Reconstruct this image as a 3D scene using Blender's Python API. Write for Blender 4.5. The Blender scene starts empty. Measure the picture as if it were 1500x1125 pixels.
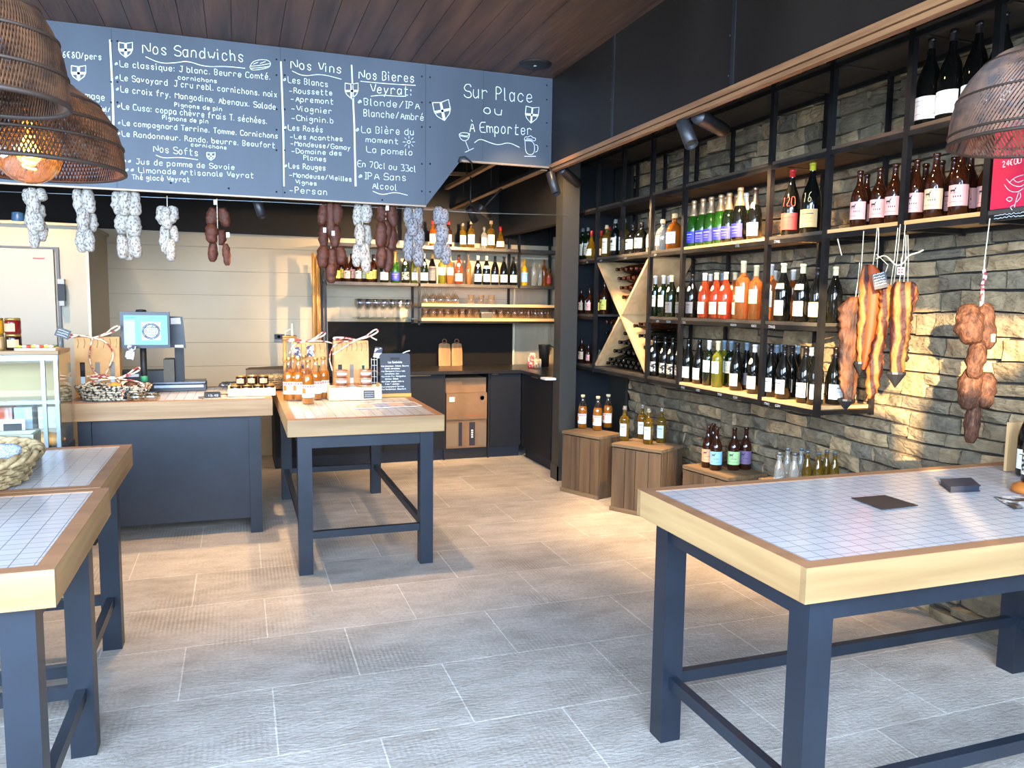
import bpy, bmesh, math, random
from mathutils import Vector, Matrix, noise
random.seed(7)
R = math.radians
C = bpy.context.scene.collection
S = bpy.context.scene

# ------------------------------------------------------------------ camera
YAW, PITCH, ROLL, FPX, CAMZ = R(19.3696), R(5.8447), R(0.7524), 1143.58, 1.55
cy, sy, cp, sp, cr, sr = math.cos(YAW), math.sin(YAW), math.cos(PITCH), math.sin(PITCH), math.cos(ROLL), math.sin(ROLL)
fw = Vector((sy*cp, cy*cp, -sp)); rt = Vector((cy, -sy, 0)); up = rt.cross(fw)
ca = rt*cr + up*sr; cb = -rt*sr + up*cr
CO = Vector((0, 0, CAMZ))
cam = bpy.data.objects.new('camera', bpy.data.cameras.new('camera')); C.objects.link(cam)
cam.data.sensor_width = 36; cam.data.lens = FPX/1500*36; cam.data.clip_start = .02
cam.matrix_world = Matrix(((ca.x, cb.x, -fw.x, CO.x), (ca.y, cb.y, -fw.y, CO.y), (ca.z, cb.z, -fw.z, CO.z), (0, 0, 0, 1)))
S.camera = cam

def at(px, py, ax, v):
    """the point of a real plane (x, y or z = v) measured off the photograph"""
    d = fw + ca*((px-750)/FPX) - cb*((py-562.5)/FPX)
    i = 'xyz'.index(ax)
    return CO + d*((v-CO[i])/d[i])

# ------------------------------------------------------------------ world, daylight, exposure
S.view_settings.view_transform = 'Standard'; S.view_settings.look = 'None'
S.view_settings.gamma = 1; S.view_settings.use_curve_mapping = False
S.view_settings.exposure = 1.1
W = bpy.data.worlds.new('sky'); S.world = W; W.use_nodes = True
bg = W.node_tree.nodes['Background']; bg.inputs[0].default_value = (.42, .62, 1, 1); bg.inputs[1].default_value = .5

def lin(c):
    return tuple(((v/255)/12.92 if v/255 <= .04045 else ((v/255+.055)/1.055)**2.4) for v in c) + (1,)

def lamp(name, kind, loc, tgt, power, col, **k):
    l = bpy.data.lights.new(name, kind); l.energy = power; l.color = col
    for a_, b_ in k.items(): setattr(l, a_, b_)
    o = bpy.data.objects.new(name, l); C.objects.link(o); o.location = loc
    o.rotation_euler = (Vector(tgt)-Vector(loc)).to_track_quat('-Z', 'Y').to_euler()
    return o
DAY = (.54, .73, 1.0)
WARM = (1.0, .66, .34)
# assumed daylight from behind the camera: added area lamp, no glazed front is built
lamp('assumed_front_daylight', 'AREA', (-.6, -1.3, 1.9), (-.4, 3.2, .2), 780, DAY, shape='RECTANGLE', size=5.6, size_y=2.4)
lamp('assumed_left_daylight', 'AREA', (-4.0, 1.6, 1.7), (1, 3.0, .4), 120, DAY, shape='RECTANGLE', size=2.6, size_y=2.0)  # supposed daylight from the unseen left; no window is built there
# low sun through the slot shaped in the front wall, reaching the stone wall
SUND = Vector((.64, .75, -.15)).normalized()
sun = lamp('low_sun', 'SUN', (-6, -2, 4), Vector((-6, -2, 4))+SUND, 13.0, (1, .74, .42), angle=R(.6))

# ------------------------------------------------------------------ materials
MATS = {}
def mat(name, col, rough=.5, metal=0, **k):
    if name in MATS: return MATS[name]
    m = bpy.data.materials.new(name); m.use_nodes = True; MATS[name] = m
    p = m.node_tree.nodes['Principled BSDF']
    p.inputs['Base Color'].default_value = lin(col); p.inputs['Roughness'].default_value = rough
    p.inputs['Metallic'].default_value = metal
    for a_, b_ in k.items():
        p.inputs[{'trans': 'Transmission Weight', 'spec': 'Specular IOR Level', 'coat': 'Coat Weight', 'ior': 'IOR'}[a_]].default_value = b_
    return m

def N(m, t, **k):
    n = m.node_tree.nodes.new(t)
    for a_, b_ in k.items():
        if a_[0] == '_': n.inputs[a_[1:].replace('_', ' ')].default_value = b_
        else: setattr(n, a_, b_)
    return n
def LK(m, a_, b_): m.node_tree.links.new(a_, b_)

def mottle(name, c1, c2, scale=8, rough=.6, metal=0, stretch=(1, 1, 1), bump=0, bscale=None, contrast=(.35, .65), detail=4, coords='Object', c3=None, spec=None, rvar=0):
    """two (or three) tones of one surface mixed by stretched noise, with an optional bump"""
    if name in MATS: return MATS[name]
    m = mat(name, c1, rough, metal); p = m.node_tree.nodes['Principled BSDF']
    if spec is not None: p.inputs['Specular IOR Level'].default_value = spec
    tc = N(m, 'ShaderNodeTexCoord'); mp = N(m, 'ShaderNodeMapping'); mp.inputs['Scale'].default_value = stretch
    LK(m, tc.outputs[coords], mp.inputs[0])
    n = N(m, 'ShaderNodeTexNoise', _Scale=scale, _Detail=detail); LK(m, mp.outputs[0], n.inputs['Vector'])
    r = N(m, 'ShaderNodeValToRGB'); LK(m, n.outputs[0], r.inputs[0])
    e = r.color_ramp.elements; e[0].position, e[1].position = contrast; e[0].color = lin(c1); e[1].color = lin(c2)
    if c3: x = e.new(min(.99, contrast[1]+.12)); x.color = lin(c3)
    LK(m, r.outputs[0], p.inputs['Base Color'])
    if rvar:
        mr = N(m, 'ShaderNodeMapRange'); mr.inputs[3].default_value = rough-rvar; mr.inputs[4].default_value = rough+rvar
        LK(m, n.outputs[0], mr.inputs[0]); LK(m, mr.outputs[0], p.inputs['Roughness'])
    if bump:
        n2 = N(m, 'ShaderNodeTexNoise', _Scale=bscale or scale*2, _Detail=5); LK(m, mp.outputs[0], n2.inputs['Vector'])
        b = N(m, 'ShaderNodeBump', _Strength=bump, _Distance=.01); LK(m, n2.outputs[0], b.inputs['Height']); LK(m, b.outputs[0], p.inputs['Normal'])
    return m

def thinglass(name, tint=(255, 255, 255), refl=.06, rough=.02, glow=0):
    """thin clear wall of glass or cellophane: mostly see-through, mirror-like at grazing angles"""
    if name in MATS: return MATS[name]
    m = bpy.data.materials.new(name); m.use_nodes = True; MATS[name] = m; t = m.node_tree; t.nodes.clear()
    o = t.nodes.new('ShaderNodeOutputMaterial'); mx = t.nodes.new('ShaderNodeMixShader')
    a_ = t.nodes.new('ShaderNodeBsdfTransparent'); a_.inputs[0].default_value = lin(tint)
    g = t.nodes.new('ShaderNodeBsdfGlossy'); g.inputs['Roughness'].default_value = rough
    lw = t.nodes.new('ShaderNodeLayerWeight'); lw.inputs[0].default_value = .35
    mr = t.nodes.new('ShaderNodeMapRange'); mr.inputs[3].default_value = refl; mr.inputs[4].default_value = .75
    t.links.new(lw.outputs['Facing'], mr.inputs[0]); t.links.new(mr.outputs[0], mx.inputs[0])
    if glow:
        dd = t.nodes.new('ShaderNodeBsdfTranslucent'); dd.inputs[0].default_value = lin((255, 190, 110)); m2 = t.nodes.new('ShaderNodeMixShader'); m2.inputs[0].default_value = glow
        t.links.new(a_.outputs[0], m2.inputs[1]); t.links.new(dd.outputs[0], m2.inputs[2]); a_ = m2
    t.links.new(a_.outputs[0], mx.inputs[1]); t.links.new(g.outputs[0], mx.inputs[2]); t.links.new(mx.outputs[0], o.inputs[0])
    return m

def emit(name, col, s):
    if name in MATS: return MATS[name]
    m = mat(name, col); p = m.node_tree.nodes['Principled BSDF']
    p.inputs['Emission Color'].default_value = lin(col); p.inputs['Emission Strength'].default_value = s
    return m

def wood(name, c1, c2, axis=0, rough=.5, scale=14, bump=.15, contrast=(.3, .7)):
    st = [9, 9, 9]; st[axis] = .6
    return mottle(name, c1, c2, scale/9, rough, stretch=tuple(st), bump=bump, contrast=contrast, detail=6)

OAKX = wood('oak_along_x', (134, 102, 64), (172, 139, 95), 0, .45, bump=.25)
OAKY = wood('oak_along_y', (150, 114, 72), (192, 156, 106), 1, .45, bump=.25)
OAKZ = wood('oak_along_z', (186, 146, 98), (218, 180, 130), 2, .5)
RIM = wood('oak_rim_edge', (140, 98, 66), (162, 116, 80), 0, .5)
NAVY = mottle('navy_painted_wood', (23, 30, 40), (28, 36, 47), 6, .38)
BLACKSTEEL = mottle('black_steel', (34, 33, 33), (48, 46, 45), 9, .42, .6)
BLACKM = mat('matt_black', (22, 22, 23), .55)
CAB = mat('charcoal_cabinet_front', (27, 29, 33), .6, spec=.25)
CABK = mat('navy_plinth', (24, 30, 42), .6)
WORKTOP = mottle('black_stone_worktop', (26, 24, 23), (42, 39, 36), 40, .28)
TALLOW = mat('cream', (214, 200, 168), .7)
CHALK = mat('white_chalk', (226, 232, 236), .9)
KRAFT = mottle('kraft_paper', (196, 146, 88), (212, 164, 106), 10, .75, bump=.1, bscale=30)
CARD = mottle('cardboard', (112, 86, 60), (128, 100, 72), 5, .8)
STEEL = mat('brushed_steel', (138, 150, 158), .35, .7)
GLASS = thinglass('clear_glass')
PAPER = mat('white_paper', (240, 236, 228), .7)
CREAMP = mat('cream_paper', (236, 222, 190), .7)
INK = mat('dark_ink', (40, 38, 42), .7)
WHITEP = mat('white_plastic', (225, 225, 222), .4)
STRING = mat('natural_string', (222, 208, 178), .9)

# ------------------------------------------------------------------ mesh helpers
class MB:
    def __init__(s): s.bm = bmesh.new()
    def quad(s, pts, smooth=False):
        f = s.bm.faces.new([s.bm.verts.new(p) for p in pts]); f.smooth = smooth; return s
    def box(s, x0, x1, y0, y1, z0, z1, M=None):
        v = [Vector((x, y, z)) for z in (z0, z1) for y in (y0, y1) for x in (x0, x1)]
        if M: v = [M @ p for p in v]
        v = [s.bm.verts.new(p) for p in v]
        for f in ((0, 2, 3, 1), (4, 5, 7, 6), (0, 1, 5, 4), (2, 6, 7, 3), (0, 4, 6, 2), (1, 3, 7, 5)): s.bm.faces.new([v[i] for i in f])
        return s
    def grid(s, rows, closed=False, smooth=True, capa=False, capb=False):
        V = [[s.bm.verts.new(p) for p in r] for r in rows]; n = len(V[0])
        for i in range(len(V)-1):
            for j in range(n if closed else n-1):
                k = (j+1) % n
                f = s.bm.faces.new((V[i][j], V[i][k], V[i+1][k], V[i+1][j])); f.smooth = smooth
        if capa: s.bm.faces.new(V[0][::-1])
        if capb: s.bm.faces.new(V[-1])
        return s
    def lathe(s, prof, seg=20, c=(0, 0, 0), a0=0, a1=2*math.pi, M=None, smooth=True):
        full = abs(a1-a0) > 6.28; n = seg if full else seg+1; rows = []
        for r, z in prof:
            row = []
            for j in range(n):
                t = a0+(a1-a0)*j/seg; p = Vector((c[0]+r*math.cos(t), c[1]+r*math.sin(t), c[2]+z))
                row.append(M @ p if M else p)
            rows.append(row)
        return s.grid(rows, full, smooth, full and prof[0][0] > 1e-4, full and prof[-1][0] > 1e-4)
    def tube(s, pts, r, n=6, closed=False, cap=True, smooth=True):
        pts = [Vector(p) for p in pts]; m = len(pts); rows = []; u = None
        for i, p in enumerate(pts):
            if closed: d = pts[(i+1) % m]-pts[i-1]
            else: d = pts[min(i+1, m-1)]-pts[max(i-1, 0)]
            if d.length < 1e-9: d = Vector((0, 0, 1))
            d.normalize()
            if u is None: u = d.orthogonal().normalized()
            u = u-d*u.dot(d)
            if u.length < 1e-6: u = d.orthogonal()
            u.normalize(); w = d.cross(u); rr = r[i] if hasattr(r, '__len__') else r
            rows.append([p+(u*math.cos(2*math.pi*j/n)+w*math.sin(2*math.pi*j/n))*rr for j in range(n)])
        if closed: rows.append(rows[0]); cap = False
        return s.grid(rows, True, smooth, cap, cap)
    def poly(s, pts, d):
        """extrude a planar outline by the vector d"""
        d = Vector(d); a_ = [s.bm.verts.new(p) for p in pts]; b_ = [s.bm.verts.new(Vector(p)+d) for p in pts]; n = len(pts)
        s.bm.faces.new(a_[::-1]); s.bm.faces.new(b_)
        for i in range(n): s.bm.faces.new((a_[i], a_[(i+1) % n], b_[(i+1) % n], b_[i]))
        return s
    def mesh(s, name, m, bevel=0):
        if bevel:
            bmesh.ops.bevel(s.bm, geom=[e for e in s.bm.edges if e.is_manifold and e.calc_face_angle(0) > .6], offset=bevel, segments=1, affect='EDGES', clamp_overlap=True)
        bmesh.ops.recalc_face_normals(s.bm, faces=s.bm.faces)
        me = bpy.data.meshes.new(name); s.bm.to_mesh(me); s.bm.free()
        if m: me.materials.append(m)
        return me
    def build(s, name, m, parent=None, bevel=0, loc=None):
        o = bpy.data.objects.new(name, s.mesh(name, m, bevel)); C.objects.link(o)
        if parent: o.parent = parent
        if loc: o.location = loc
        return o

def tag(o, label=None, cat=None, group=None, kind=None):
    for k_, v_ in (('label', label), ('category', cat), ('group', group), ('kind', kind)):
        if v_: o[k_] = v_
    return o
def thing(name, label, cat, loc=(0, 0, 0), rz=0, group=None):
    o = bpy.data.objects.new(name, None); C.objects.link(o); o.location = loc; o.rotation_euler = (0, 0, rz); o.empty_display_size = .05
    return tag(o, label, cat, group)
def inst(me, name, parent=None, loc=(0, 0, 0), rot=(0, 0, 0), sc=None):
    o = bpy.data.objects.new(name, me); C.objects.link(o); o.parent = parent; o.location = loc; o.rotation_euler = rot
    if sc: o.scale = (sc,)*3 if not hasattr(sc, '__len__') else sc
    return o
def struct(o, label=None): return tag(o, label, None, None, 'structure')

# ------------------------------------------------------------------ single-stroke chalk lettering
G = {
'A': '022842 1434', 'B': '0208 082837362505 052534332202', 'C': '4738180703123243', 'D': '0208 082846442202', 'E': '48080242 0535', 'F': '480802 0535',
'G': '473818070312324345 4525', 'H': '0208 4248 0545', 'I': '1838 2822 1232', 'J': '1848 3833221203', 'K': '0208 4805 0542', 'L': '080242', 'M': '0208254842',
'N': '02084248', 'O': '180703123243473818', 'P': '0208 0828373625 2505', 'Q': '180703123243473818 2441', 'R': '0208 082837362505 2542', 'S': '473818070615354443321203',
'T': '0848 2822', 'U': '080312324348', 'V': '082248', 'W': '0812253248', 'X': '0842 0248', 'Y': '082548 2522', 'Z': '08480242',
'a': '3526160503122234 3632', 'b': '0802 0516263533221203', 'c': '3526160503122233', 'd': '3832 3526160503122233', 'e': '04343526160503122233', 'f': '38281712 0636',
'g': '3526160504132434 3631201001', 'h': '0802 0516263532', 'i': '1612 1817', 'j': '26211001 2827', 'k': '0802 3604 0432', 'l': '18131222', 'm': '0602 05162522 25364542',
'n': '0602 0516263532', 'o': '160503122233352616', 'p': '0600 0516263533221203', 'q': '3630 3526160503122233', 'r': '0602 05162635', 's': '35261605142433221203',
't': '1813122232 0636', 'u': '0603122233 3632', 'v': '061236', 'w': '0612243246', 'x': '0632 0236', 'y': '0613 361200', 'z': '06360232',
'0': '180703123243473818', '1': '172822', '2': '07182837360242', '3': '0848253544433202', '4': '380444 3832', '5': '4808053544433202', '6': '38171403122233342504',
'7': '084812', '8': '281716253433221203142536 3728', '9': '352616051728373523 2312', '/': '0238', ':': '1312 1615', '-': '0434', '.': '1213', ',': '1211', "'": '1817',
'*': '15041324352615 1424 1535 1434', '+': '0434 2226', '=': '0333 0535', '\u20ac': '3828170604132232 0525 0424', '(': '281413 1322'}
ACC = {'\u00e9': ('e', '1729'), '\u00e8': ('e', '1927'), '\u00c0': ('A', '1928'), '\u00f4': ('o', '172827'), '\u00ea': ('e', '171927')}
def glyph(ch):
    extra = ''
    if ch in ACC: ch, extra = ACC[ch]
    s_ = G.get(ch, '')
    out = [[(int(t[i]), int(t[i+1])-2) for i in range(0, len(t)-1, 2)] for t in (s_+' '+extra).split()]
    return out
def ribbon(mb, pts, w, nrm):
    """a chalk or pen stroke: a flat line of width w lying on a surface with normal nrm"""
    if len(pts) < 2: return
    L, Rr = [], []
    for i, p in enumerate(pts):
        d = pts[min(i+1, len(pts)-1)]-pts[max(i-1, 0)]
        if d.length < 1e-9: d = Vector((0, 0, 1))
        sd = d.cross(nrm).normalized()*w*.5*random.uniform(.8, 1.15)
        L.append(p+sd); Rr.append(p-sd)
    mb.grid([L, Rr], smooth=False)
def smooth(pts, n=2):
    for _ in range(n):
        if len(pts) < 3: return pts
        q = [pts[0]]
        for a_, b_ in zip(pts[:-1], pts[1:]): q += [a_*.75+b_*.25, a_*.25+b_*.75]
        q.append(pts[-1]); pts = q
    return pts
def write(mb, txt, P0, P1, upv, h, w, nrm, jit=.2, n=1):
    """write txt from P0 to P1 (baseline), cap height h along upv"""
    P0, P1, upv, nrm = Vector(P0), Vector(P1), Vector(upv), Vector(nrm)
    adv = sum(5.6 if ch in 'mMwWNOGH' else 2.6 if ch in 'ijl.,:\'I ' else 4.7 for ch in txt)
    d = (P1-P0)/max(adv, 1); x = 0; u = upv*(h/6)
    for ch in txt:
        a_ = 5.6 if ch in 'mMwWNOGH' else 2.6 if ch in 'ijl.,:\'I ' else 4.7
        sc = 1.05 if a_ > 5 else .92
        off = 1 if a_ < 3 and ch != ' ' else 0
        for st in glyph(ch):
            pts = [P0+d*(x+(gx-off)*sc+random.uniform(-jit, jit))+u*(gy+random.uniform(-jit, jit)) for gx, gy in st]
            ribbon(mb, smooth(pts, n), w, nrm)
        x += a_
def scribble(mb, P0, P1, upv, h, w, nrm, k=9):
    """illegibly small handwriting"""
    P0, P1, upv = Vector(P0), Vector(P1), Vector(upv)
    ribbon(mb, [P0.lerp(P1, i/(k*2))+upv*h*(random.uniform(.3, 1) if i % 2 else random.uniform(0, .3)) for i in range(k*2+1)], w, Vector(nrm))
# ================================================================== THE ROOM
YB = 5.4      # front face of the menu board
XR = 2.18     # plane of the steel fascia above the bottle wall
XS = 2.88     # front of the bottle shelving
XW = 3.30     # stone wall
ZC = 3.17     # plank ceiling
# floor of limestone-like slabs .70 x .50 in running bond
fm = mat('limestone_slab_floor', (150, 142, 132), .55); p = fm.node_tree.nodes['Principled BSDF']
tc = N(fm, 'ShaderNodeTexCoord'); mp = N(fm, 'ShaderNodeMapping'); mp.inputs['Location'].default_value = (-.45, -2.645, 0); mp.vector_type = 'POINT'
LK(fm, tc.outputs['Object'], mp.inputs[0])
bk = N(fm, 'ShaderNodeTexBrick', offset=.5, _Scale=1.0); bk.inputs['Mortar Size'].default_value = .0035; bk.inputs['Mortar Smooth'].default_value = .2
bk.inputs['Brick Width'].default_value = .70; bk.inputs['Row Height'].default_value = .5015; bk.inputs['Bias'].default_value = 0
bk.inputs['Color1'].default_value = lin((180, 172, 163)); bk.inputs['Color2'].default_value = lin((196, 187, 177)); bk.inputs['Mortar'].default_value = lin((222, 216, 206))
LK(fm, mp.outputs[0], bk.inputs['Vector'])
n1 = N(fm, 'ShaderNodeTexNoise', _Scale=3.5, _Detail=8); n1.inputs['Roughness'].default_value = .7
mpp = N(fm, 'ShaderNodeMapping'); mpp.inputs['Scale'].default_value = (1, 2.2, 1); LK(fm, tc.outputs['Object'], mpp.inputs[0]); LK(fm, mpp.outputs[0], n1.inputs['Vector'])
rr = N(fm, 'ShaderNodeValToRGB'); rr.color_ramp.elements[0].position = .32; rr.color_ramp.elements[1].position = .62
rr.color_ramp.elements[0].color = (.66, .63, .60, 1); rr.color_ramp.elements[1].color = (1.05, 1.05, 1.05, 1); LK(fm, n1.outputs[0], rr.inputs[0])
mx = N(fm, 'ShaderNodeMix', data_type='RGBA', blend_type='MULTIPLY'); mx.inputs[0].default_value = .85
LK(fm, bk.outputs['Color'], mx.inputs[6]); LK(fm, rr.outputs[0], mx.inputs[7])
n3 = N(fm, 'ShaderNodeTexNoise', _Scale=60, _Detail=4); r3 = N(fm, 'ShaderNodeValToRGB'); LK(fm, tc.outputs['Object'], n3.inputs['Vector']); LK(fm, n3.outputs[0], r3.inputs[0])
r3.color_ramp.elements[0].position = .3; r3.color_ramp.elements[1].position = .6; r3.color_ramp.elements[0].color = (.75, .74, .72, 1)
mx2 = N(fm, 'ShaderNodeMix', data_type='RGBA', blend_type='MULTIPLY'); mx2.inputs[0].default_value = .7
LK(fm, mx.outputs[2], mx2.inputs[6]); LK(fm, r3.outputs[0], mx2.inputs[7]); 
wvt = N(fm, 'ShaderNodeTexWave', wave_type='BANDS', bands_direction='X', _Scale=16, _Distortion=3.5); wvt.inputs['Detail'].default_value = 3; wvt.inputs['Detail Scale'].default_value = 6; LK(fm, tc.outputs['Object'], wvt.inputs['Vector'])
ns = N(fm, 'ShaderNodeTexNoise', _Scale=1.7, _Detail=5); LK(fm, tc.outputs['Object'], ns.inputs['Vector']); rs_m = N(fm, 'ShaderNodeValToRGB'); rs_m.color_ramp.elements[0].position = .50; rs_m.color_ramp.elements[1].position = .66; LK(fm, ns.outputs[0], rs_m.inputs[0])
mm = N(fm, 'ShaderNodeMath', operation='MULTIPLY'); LK(fm, wvt.outputs[0], mm.inputs[0]); LK(fm, rs_m.outputs[0], mm.inputs[1]); m3 = N(fm, 'ShaderNodeMath', operation='MULTIPLY'); LK(fm, mm.outputs[0], m3.inputs[0]); m3.inputs[1].default_value = .55
mx3 = N(fm, 'ShaderNodeMix', data_type='RGBA', blend_type='MULTIPLY'); LK(fm, m3.outputs[0], mx3.inputs[0]); LK(fm, mx2.outputs[2], mx3.inputs[6]); mx3.inputs[7].default_value = (.45, .42, .38, 1); LK(fm, mx3.outputs[2], p.inputs['Base Color'])
n2 = N(fm, 'ShaderNodeTexNoise', _Scale=34, _Detail=7); n2.inputs['Roughness'].default_value = .65; LK(fm, mpp.outputs[0], n2.inputs['Vector'])
b1 = N(fm, 'ShaderNodeBump', _Strength=.9, _Distance=.008); LK(fm, n2.outputs[0], b1.inputs['Height'])
b2 = N(fm, 'ShaderNodeBump', _Strength=.4, _Distance=.003, invert=True); LK(fm, bk.outputs['Fac'], b2.inputs['Height']); LK(fm, b1.outputs[0], b2.inputs['Normal']); LK(fm, b2.outputs[0], p.inputs['Normal'])
struct(MB().box(-4.4, 3.5, -1.6, 8.2, -.05, 0).build('floor', fm), 'grey beige stone slab floor laid in running bond')

# dark stained plank ceiling
cm = mottle('dark_stained_planks', (50, 35, 27), (104, 74, 56), 2.2, .5, stretch=(5, .45, 5), bump=.3, bscale=9, contrast=(.3, .72), detail=8)
p = cm.node_tree.nodes['Principled BSDF']
mb = MB(); x = -4.4; pw = .142
while x < 2.18:
    mb.box(x+.0015, min(x+pw-.0015, 2.18), -1.6, YB+.06, ZC, ZC+.02); x += pw
struct(mb.build('ceiling', cm), 'dark stained wooden plank ceiling')
struct(MB().box(-4.4, 3.5, -1.6, 8.2, ZC+.021, ZC+.08).build('ceiling', BLACKM), 'black ceiling void')
struct(MB().box(XR+.03, 3.5, -1.6, YB, 3.08, 3.10).box(-4.4, 3.5, YB+.1, 8.2, 3.06, 3.08).build('ceiling', BLACKM), 'matt black ceiling above the kitchen and shelves')
dl = thing('ceiling_downlight', 'round black recessed disc in the dark plank ceiling', 'ceiling light', (1.94, 5.13, ZC))
MB().lathe([(.0, -.012), (.10, -.012), (.112, -.004), (.112, 0)], 32).build('disc', BLACKM, dl)
MB().lathe([(.0, -.016), (.012, -.016), (.012, -.012)], 12).build('lens', mat('dim_lens', (150, 150, 150), .2), dl)

# dry-stone wall on the right: every stone is a block of its own size and depth, one mesh
sm = bpy.data.materials.new('split_grey_stone'); sm.use_nodes = True; p = sm.node_tree.nodes['Principled BSDF']; p.inputs['Roughness'].default_value = .85
ge = N(sm, 'ShaderNodeNewGeometry'); ra = N(sm, 'ShaderNodeValToRGB'); LK(sm, ge.outputs['Random Per Island'], ra.inputs[0])
E_ = ra.color_ramp.elements; E_[0].color = lin((118, 104, 82)); E_[1].color = lin((182, 158, 122))
for ps, c_ in ((.3, (140, 126, 100)), (.55, (112, 104, 88)), (.8, (166, 140, 102))): e = E_.new(ps); e.color = lin(c_)
tc = N(sm, 'ShaderNodeTexCoord'); nn = N(sm, 'ShaderNodeTexNoise', _Scale=14, _Detail=8); LK(sm, tc.outputs['Object'], nn.inputs['Vector'])
rb = N(sm, 'ShaderNodeValToRGB'); rb.color_ramp.elements[0].position = .3; rb.color_ramp.elements[1].position = .7; rb.color_ramp.elements[0].color = (.55, .54, .52, 1); rb.color_ramp.elements[1].color = (1.12, 1.1, 1.06, 1)
LK(sm, nn.outputs[0], rb.inputs[0]); mx = N(sm, 'ShaderNodeMix', data_type='RGBA', blend_type='MULTIPLY'); mx.inputs[0].default_value = .9
LK(sm, ra.outputs[0], mx.inputs[6]); LK(sm, rb.outputs[0], mx.inputs[7]); LK(sm, mx.outputs[2], p.inputs['Base Color'])
mq = N(sm, 'ShaderNodeMapping'); mq.inputs['Scale'].default_value = (1, 1, 2.5); LK(sm, tc.outputs['Object'], mq.inputs[0])
nb = N(sm, 'ShaderNodeTexNoise', _Scale=26, _Detail=8); LK(sm, mq.outputs[0], nb.inputs['Vector']); bb = N(sm, 'ShaderNodeBump', _Strength=.9, _Distance=.02); LK(sm, nb.outputs[0], bb.inputs['Height']); LK(sm, bb.outputs[0], p.inputs['Normal'])
mb = MB(); rs = random.Random(3)
def stone(y0, y1, z0, z1):
    dep = rs.uniform(.0, .032); g = .0055; nu, nv = max(2, int((y1-y0)/.05)), max(2, int((z1-z0)/.035))
    ty, tz = rs.uniform(-.012, .012), rs.uniform(-.012, .012); k = rs.random()*50; sk = rs.uniform(-.008, .008)
    rows = []
    for i in range(nv+1):
        row = []
        for j in range(nu+1):
            u, v = j/nu, i/nv; edge = min(u, 1-u, v, 1-v) < 1e-6
            yy = y0+g+(y1-y0-2*g)*u; zz = z0+g+(z1-z0-2*g)*v+sk*(u-.5)
            x = XW-dep-ty*(u-.5)-tz*(v-.5)+(0.009 if edge else 0)-.022*noise.noise(Vector((yy*9, zz*14, k)))
            zz += .030*noise.noise(Vector((yy*1.1, zz*1.7, 3.3)))+.012*noise.noise(Vector((yy*3.1, zz*4, 9)))
            row.append((x, yy+.02*noise.noise(Vector((zz*4, yy*2, 7)))+(.003*noise.noise(Vector((zz*60, yy*9, k)))), zz+.003*noise.noise(Vector((yy*40, k, zz)))))
        rows.append(row)
    mb.grid(rows, smooth=False)
    bd = rows[0]+[r[-1] for r in rows[1:]]+rows[-1][::-1][1:]+[r[0] for r in rows[::-1][1:-1]]
    mb.grid([bd, [(XW+.03, q[1], q[2]) for q in bd]], closed=True, smooth=False)
z = 0
while z < 3.06:
    h = rs.choice((.05, .065, .08, .09, .10, .12)); h = min(h, 3.08-z)
    y = -1.5-rs.random()*.3
    while y < 6.2:
        w = rs.uniform(.11, .36); y1 = min(y+w, 6.21)
        if h > .095 and rs.random() < .25:
            m_ = z+h*rs.uniform(.4, .6); stone(y, y1, z, m_); stone(y, y1, m_, z+h)
        else: stone(y, y1, z, z+h)
        y += w
    z += h
struct(mb.build('wall_right', sm), 'wall of split grey and beige dry-laid stone')
struct(MB().box(XW+.03, XW+.2, -1.6, 8.2, 0, 3.2).build('wall_right', mat('mortar_shadow_gap', (52, 48, 43), .95)), 'solid backing behind the stone facing')

# beige panel walls at the back, dark paint above
bw = mottle('beige_wall_panel', (180, 166, 138), (190, 176, 148), 1.3, .6)
mb = MB(); z = 0; i = 0
for k in range(10):
    mb.box(-4.4, 2.84, 8.1, 8.2, k*.2285+.0012, (k+1)*.2285-.0012)
    mb.box(2.84, 3.5, 8.1, 8.2, k*.2285+.0012, (k+1)*.2285-.0012)
struct(mb.build('wall_back', bw), 'pale beige wall clad in wide horizontal boards')
struct(MB().box(-4.4, 3.5, 8.12, 8.2, 0, 2.285).build('wall_back', mat('board_joint', (120, 108, 88), .8)), 'shadow joints between the beige boards')
struct(MB().box(-4.4, 3.5, 8.06, 8.2, 2.19, 3.1).build('wall_back', mat('dark_brown_black_paint', (20, 17, 13), .8)), 'dark painted upper wall behind the kitchen')
struct(MB().box(-4.5, -4.4, -1.6, 8.2, 0, 3.2).build('wall_left', mottle('warm_grey_plaster', (128, 122, 112), (136, 130, 120), 3, .8)), 'plain warm grey side wall')
# partition and lintel on the right of the kitchen
PILM = mat('dark_olive_paint', (58, 56, 50), .5)
struct(MB().box(2.645, 2.80, 6.27, 6.42, 0, 3.06).build('column', PILM), 'dark olive painted end post of the kitchen partition')
struct(MB().box(2.635, 2.815, 6.255, 6.27, 0, .13).box(2.635, 2.645, 6.255, 6.42, 0, .13).build('baseboard_right', PILM), 'dark baseboard round the foot of the post')
struct(MB().box(2.80, XW+.03, 6.54, 6.58, 0, 3.06).build('wall_partition', mat('blue_black_panel', (26, 29, 32), .5, spec=.3)), 'blue-black panel closing the end of the bottle shelves')
struct(MB().box(XW-.045, XW-.02, 6.2, 6.54, 0, 3.06).build('wall_partition', mat('olive_black_panel', (38, 38, 32), .5)), 'dark return panel beside the stone wall')
struct(MB().box(2.66, 2.74, 6.42, 8.06, 2.26, 3.06).build('wall_lintel', mat('dark_brown_black_paint', (20, 17, 13), .8)), 'dark lintel above the kitchen alcove')
mb = MB()
for k in range(10): mb.box(XW-.01, XW+.03, 6.58, 8.1, k*.2285+.001, (k+1)*.2285-.001)
struct(mb.build('wall_alcove', bw), 'beige boarded side of the kitchen alcove')
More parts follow.
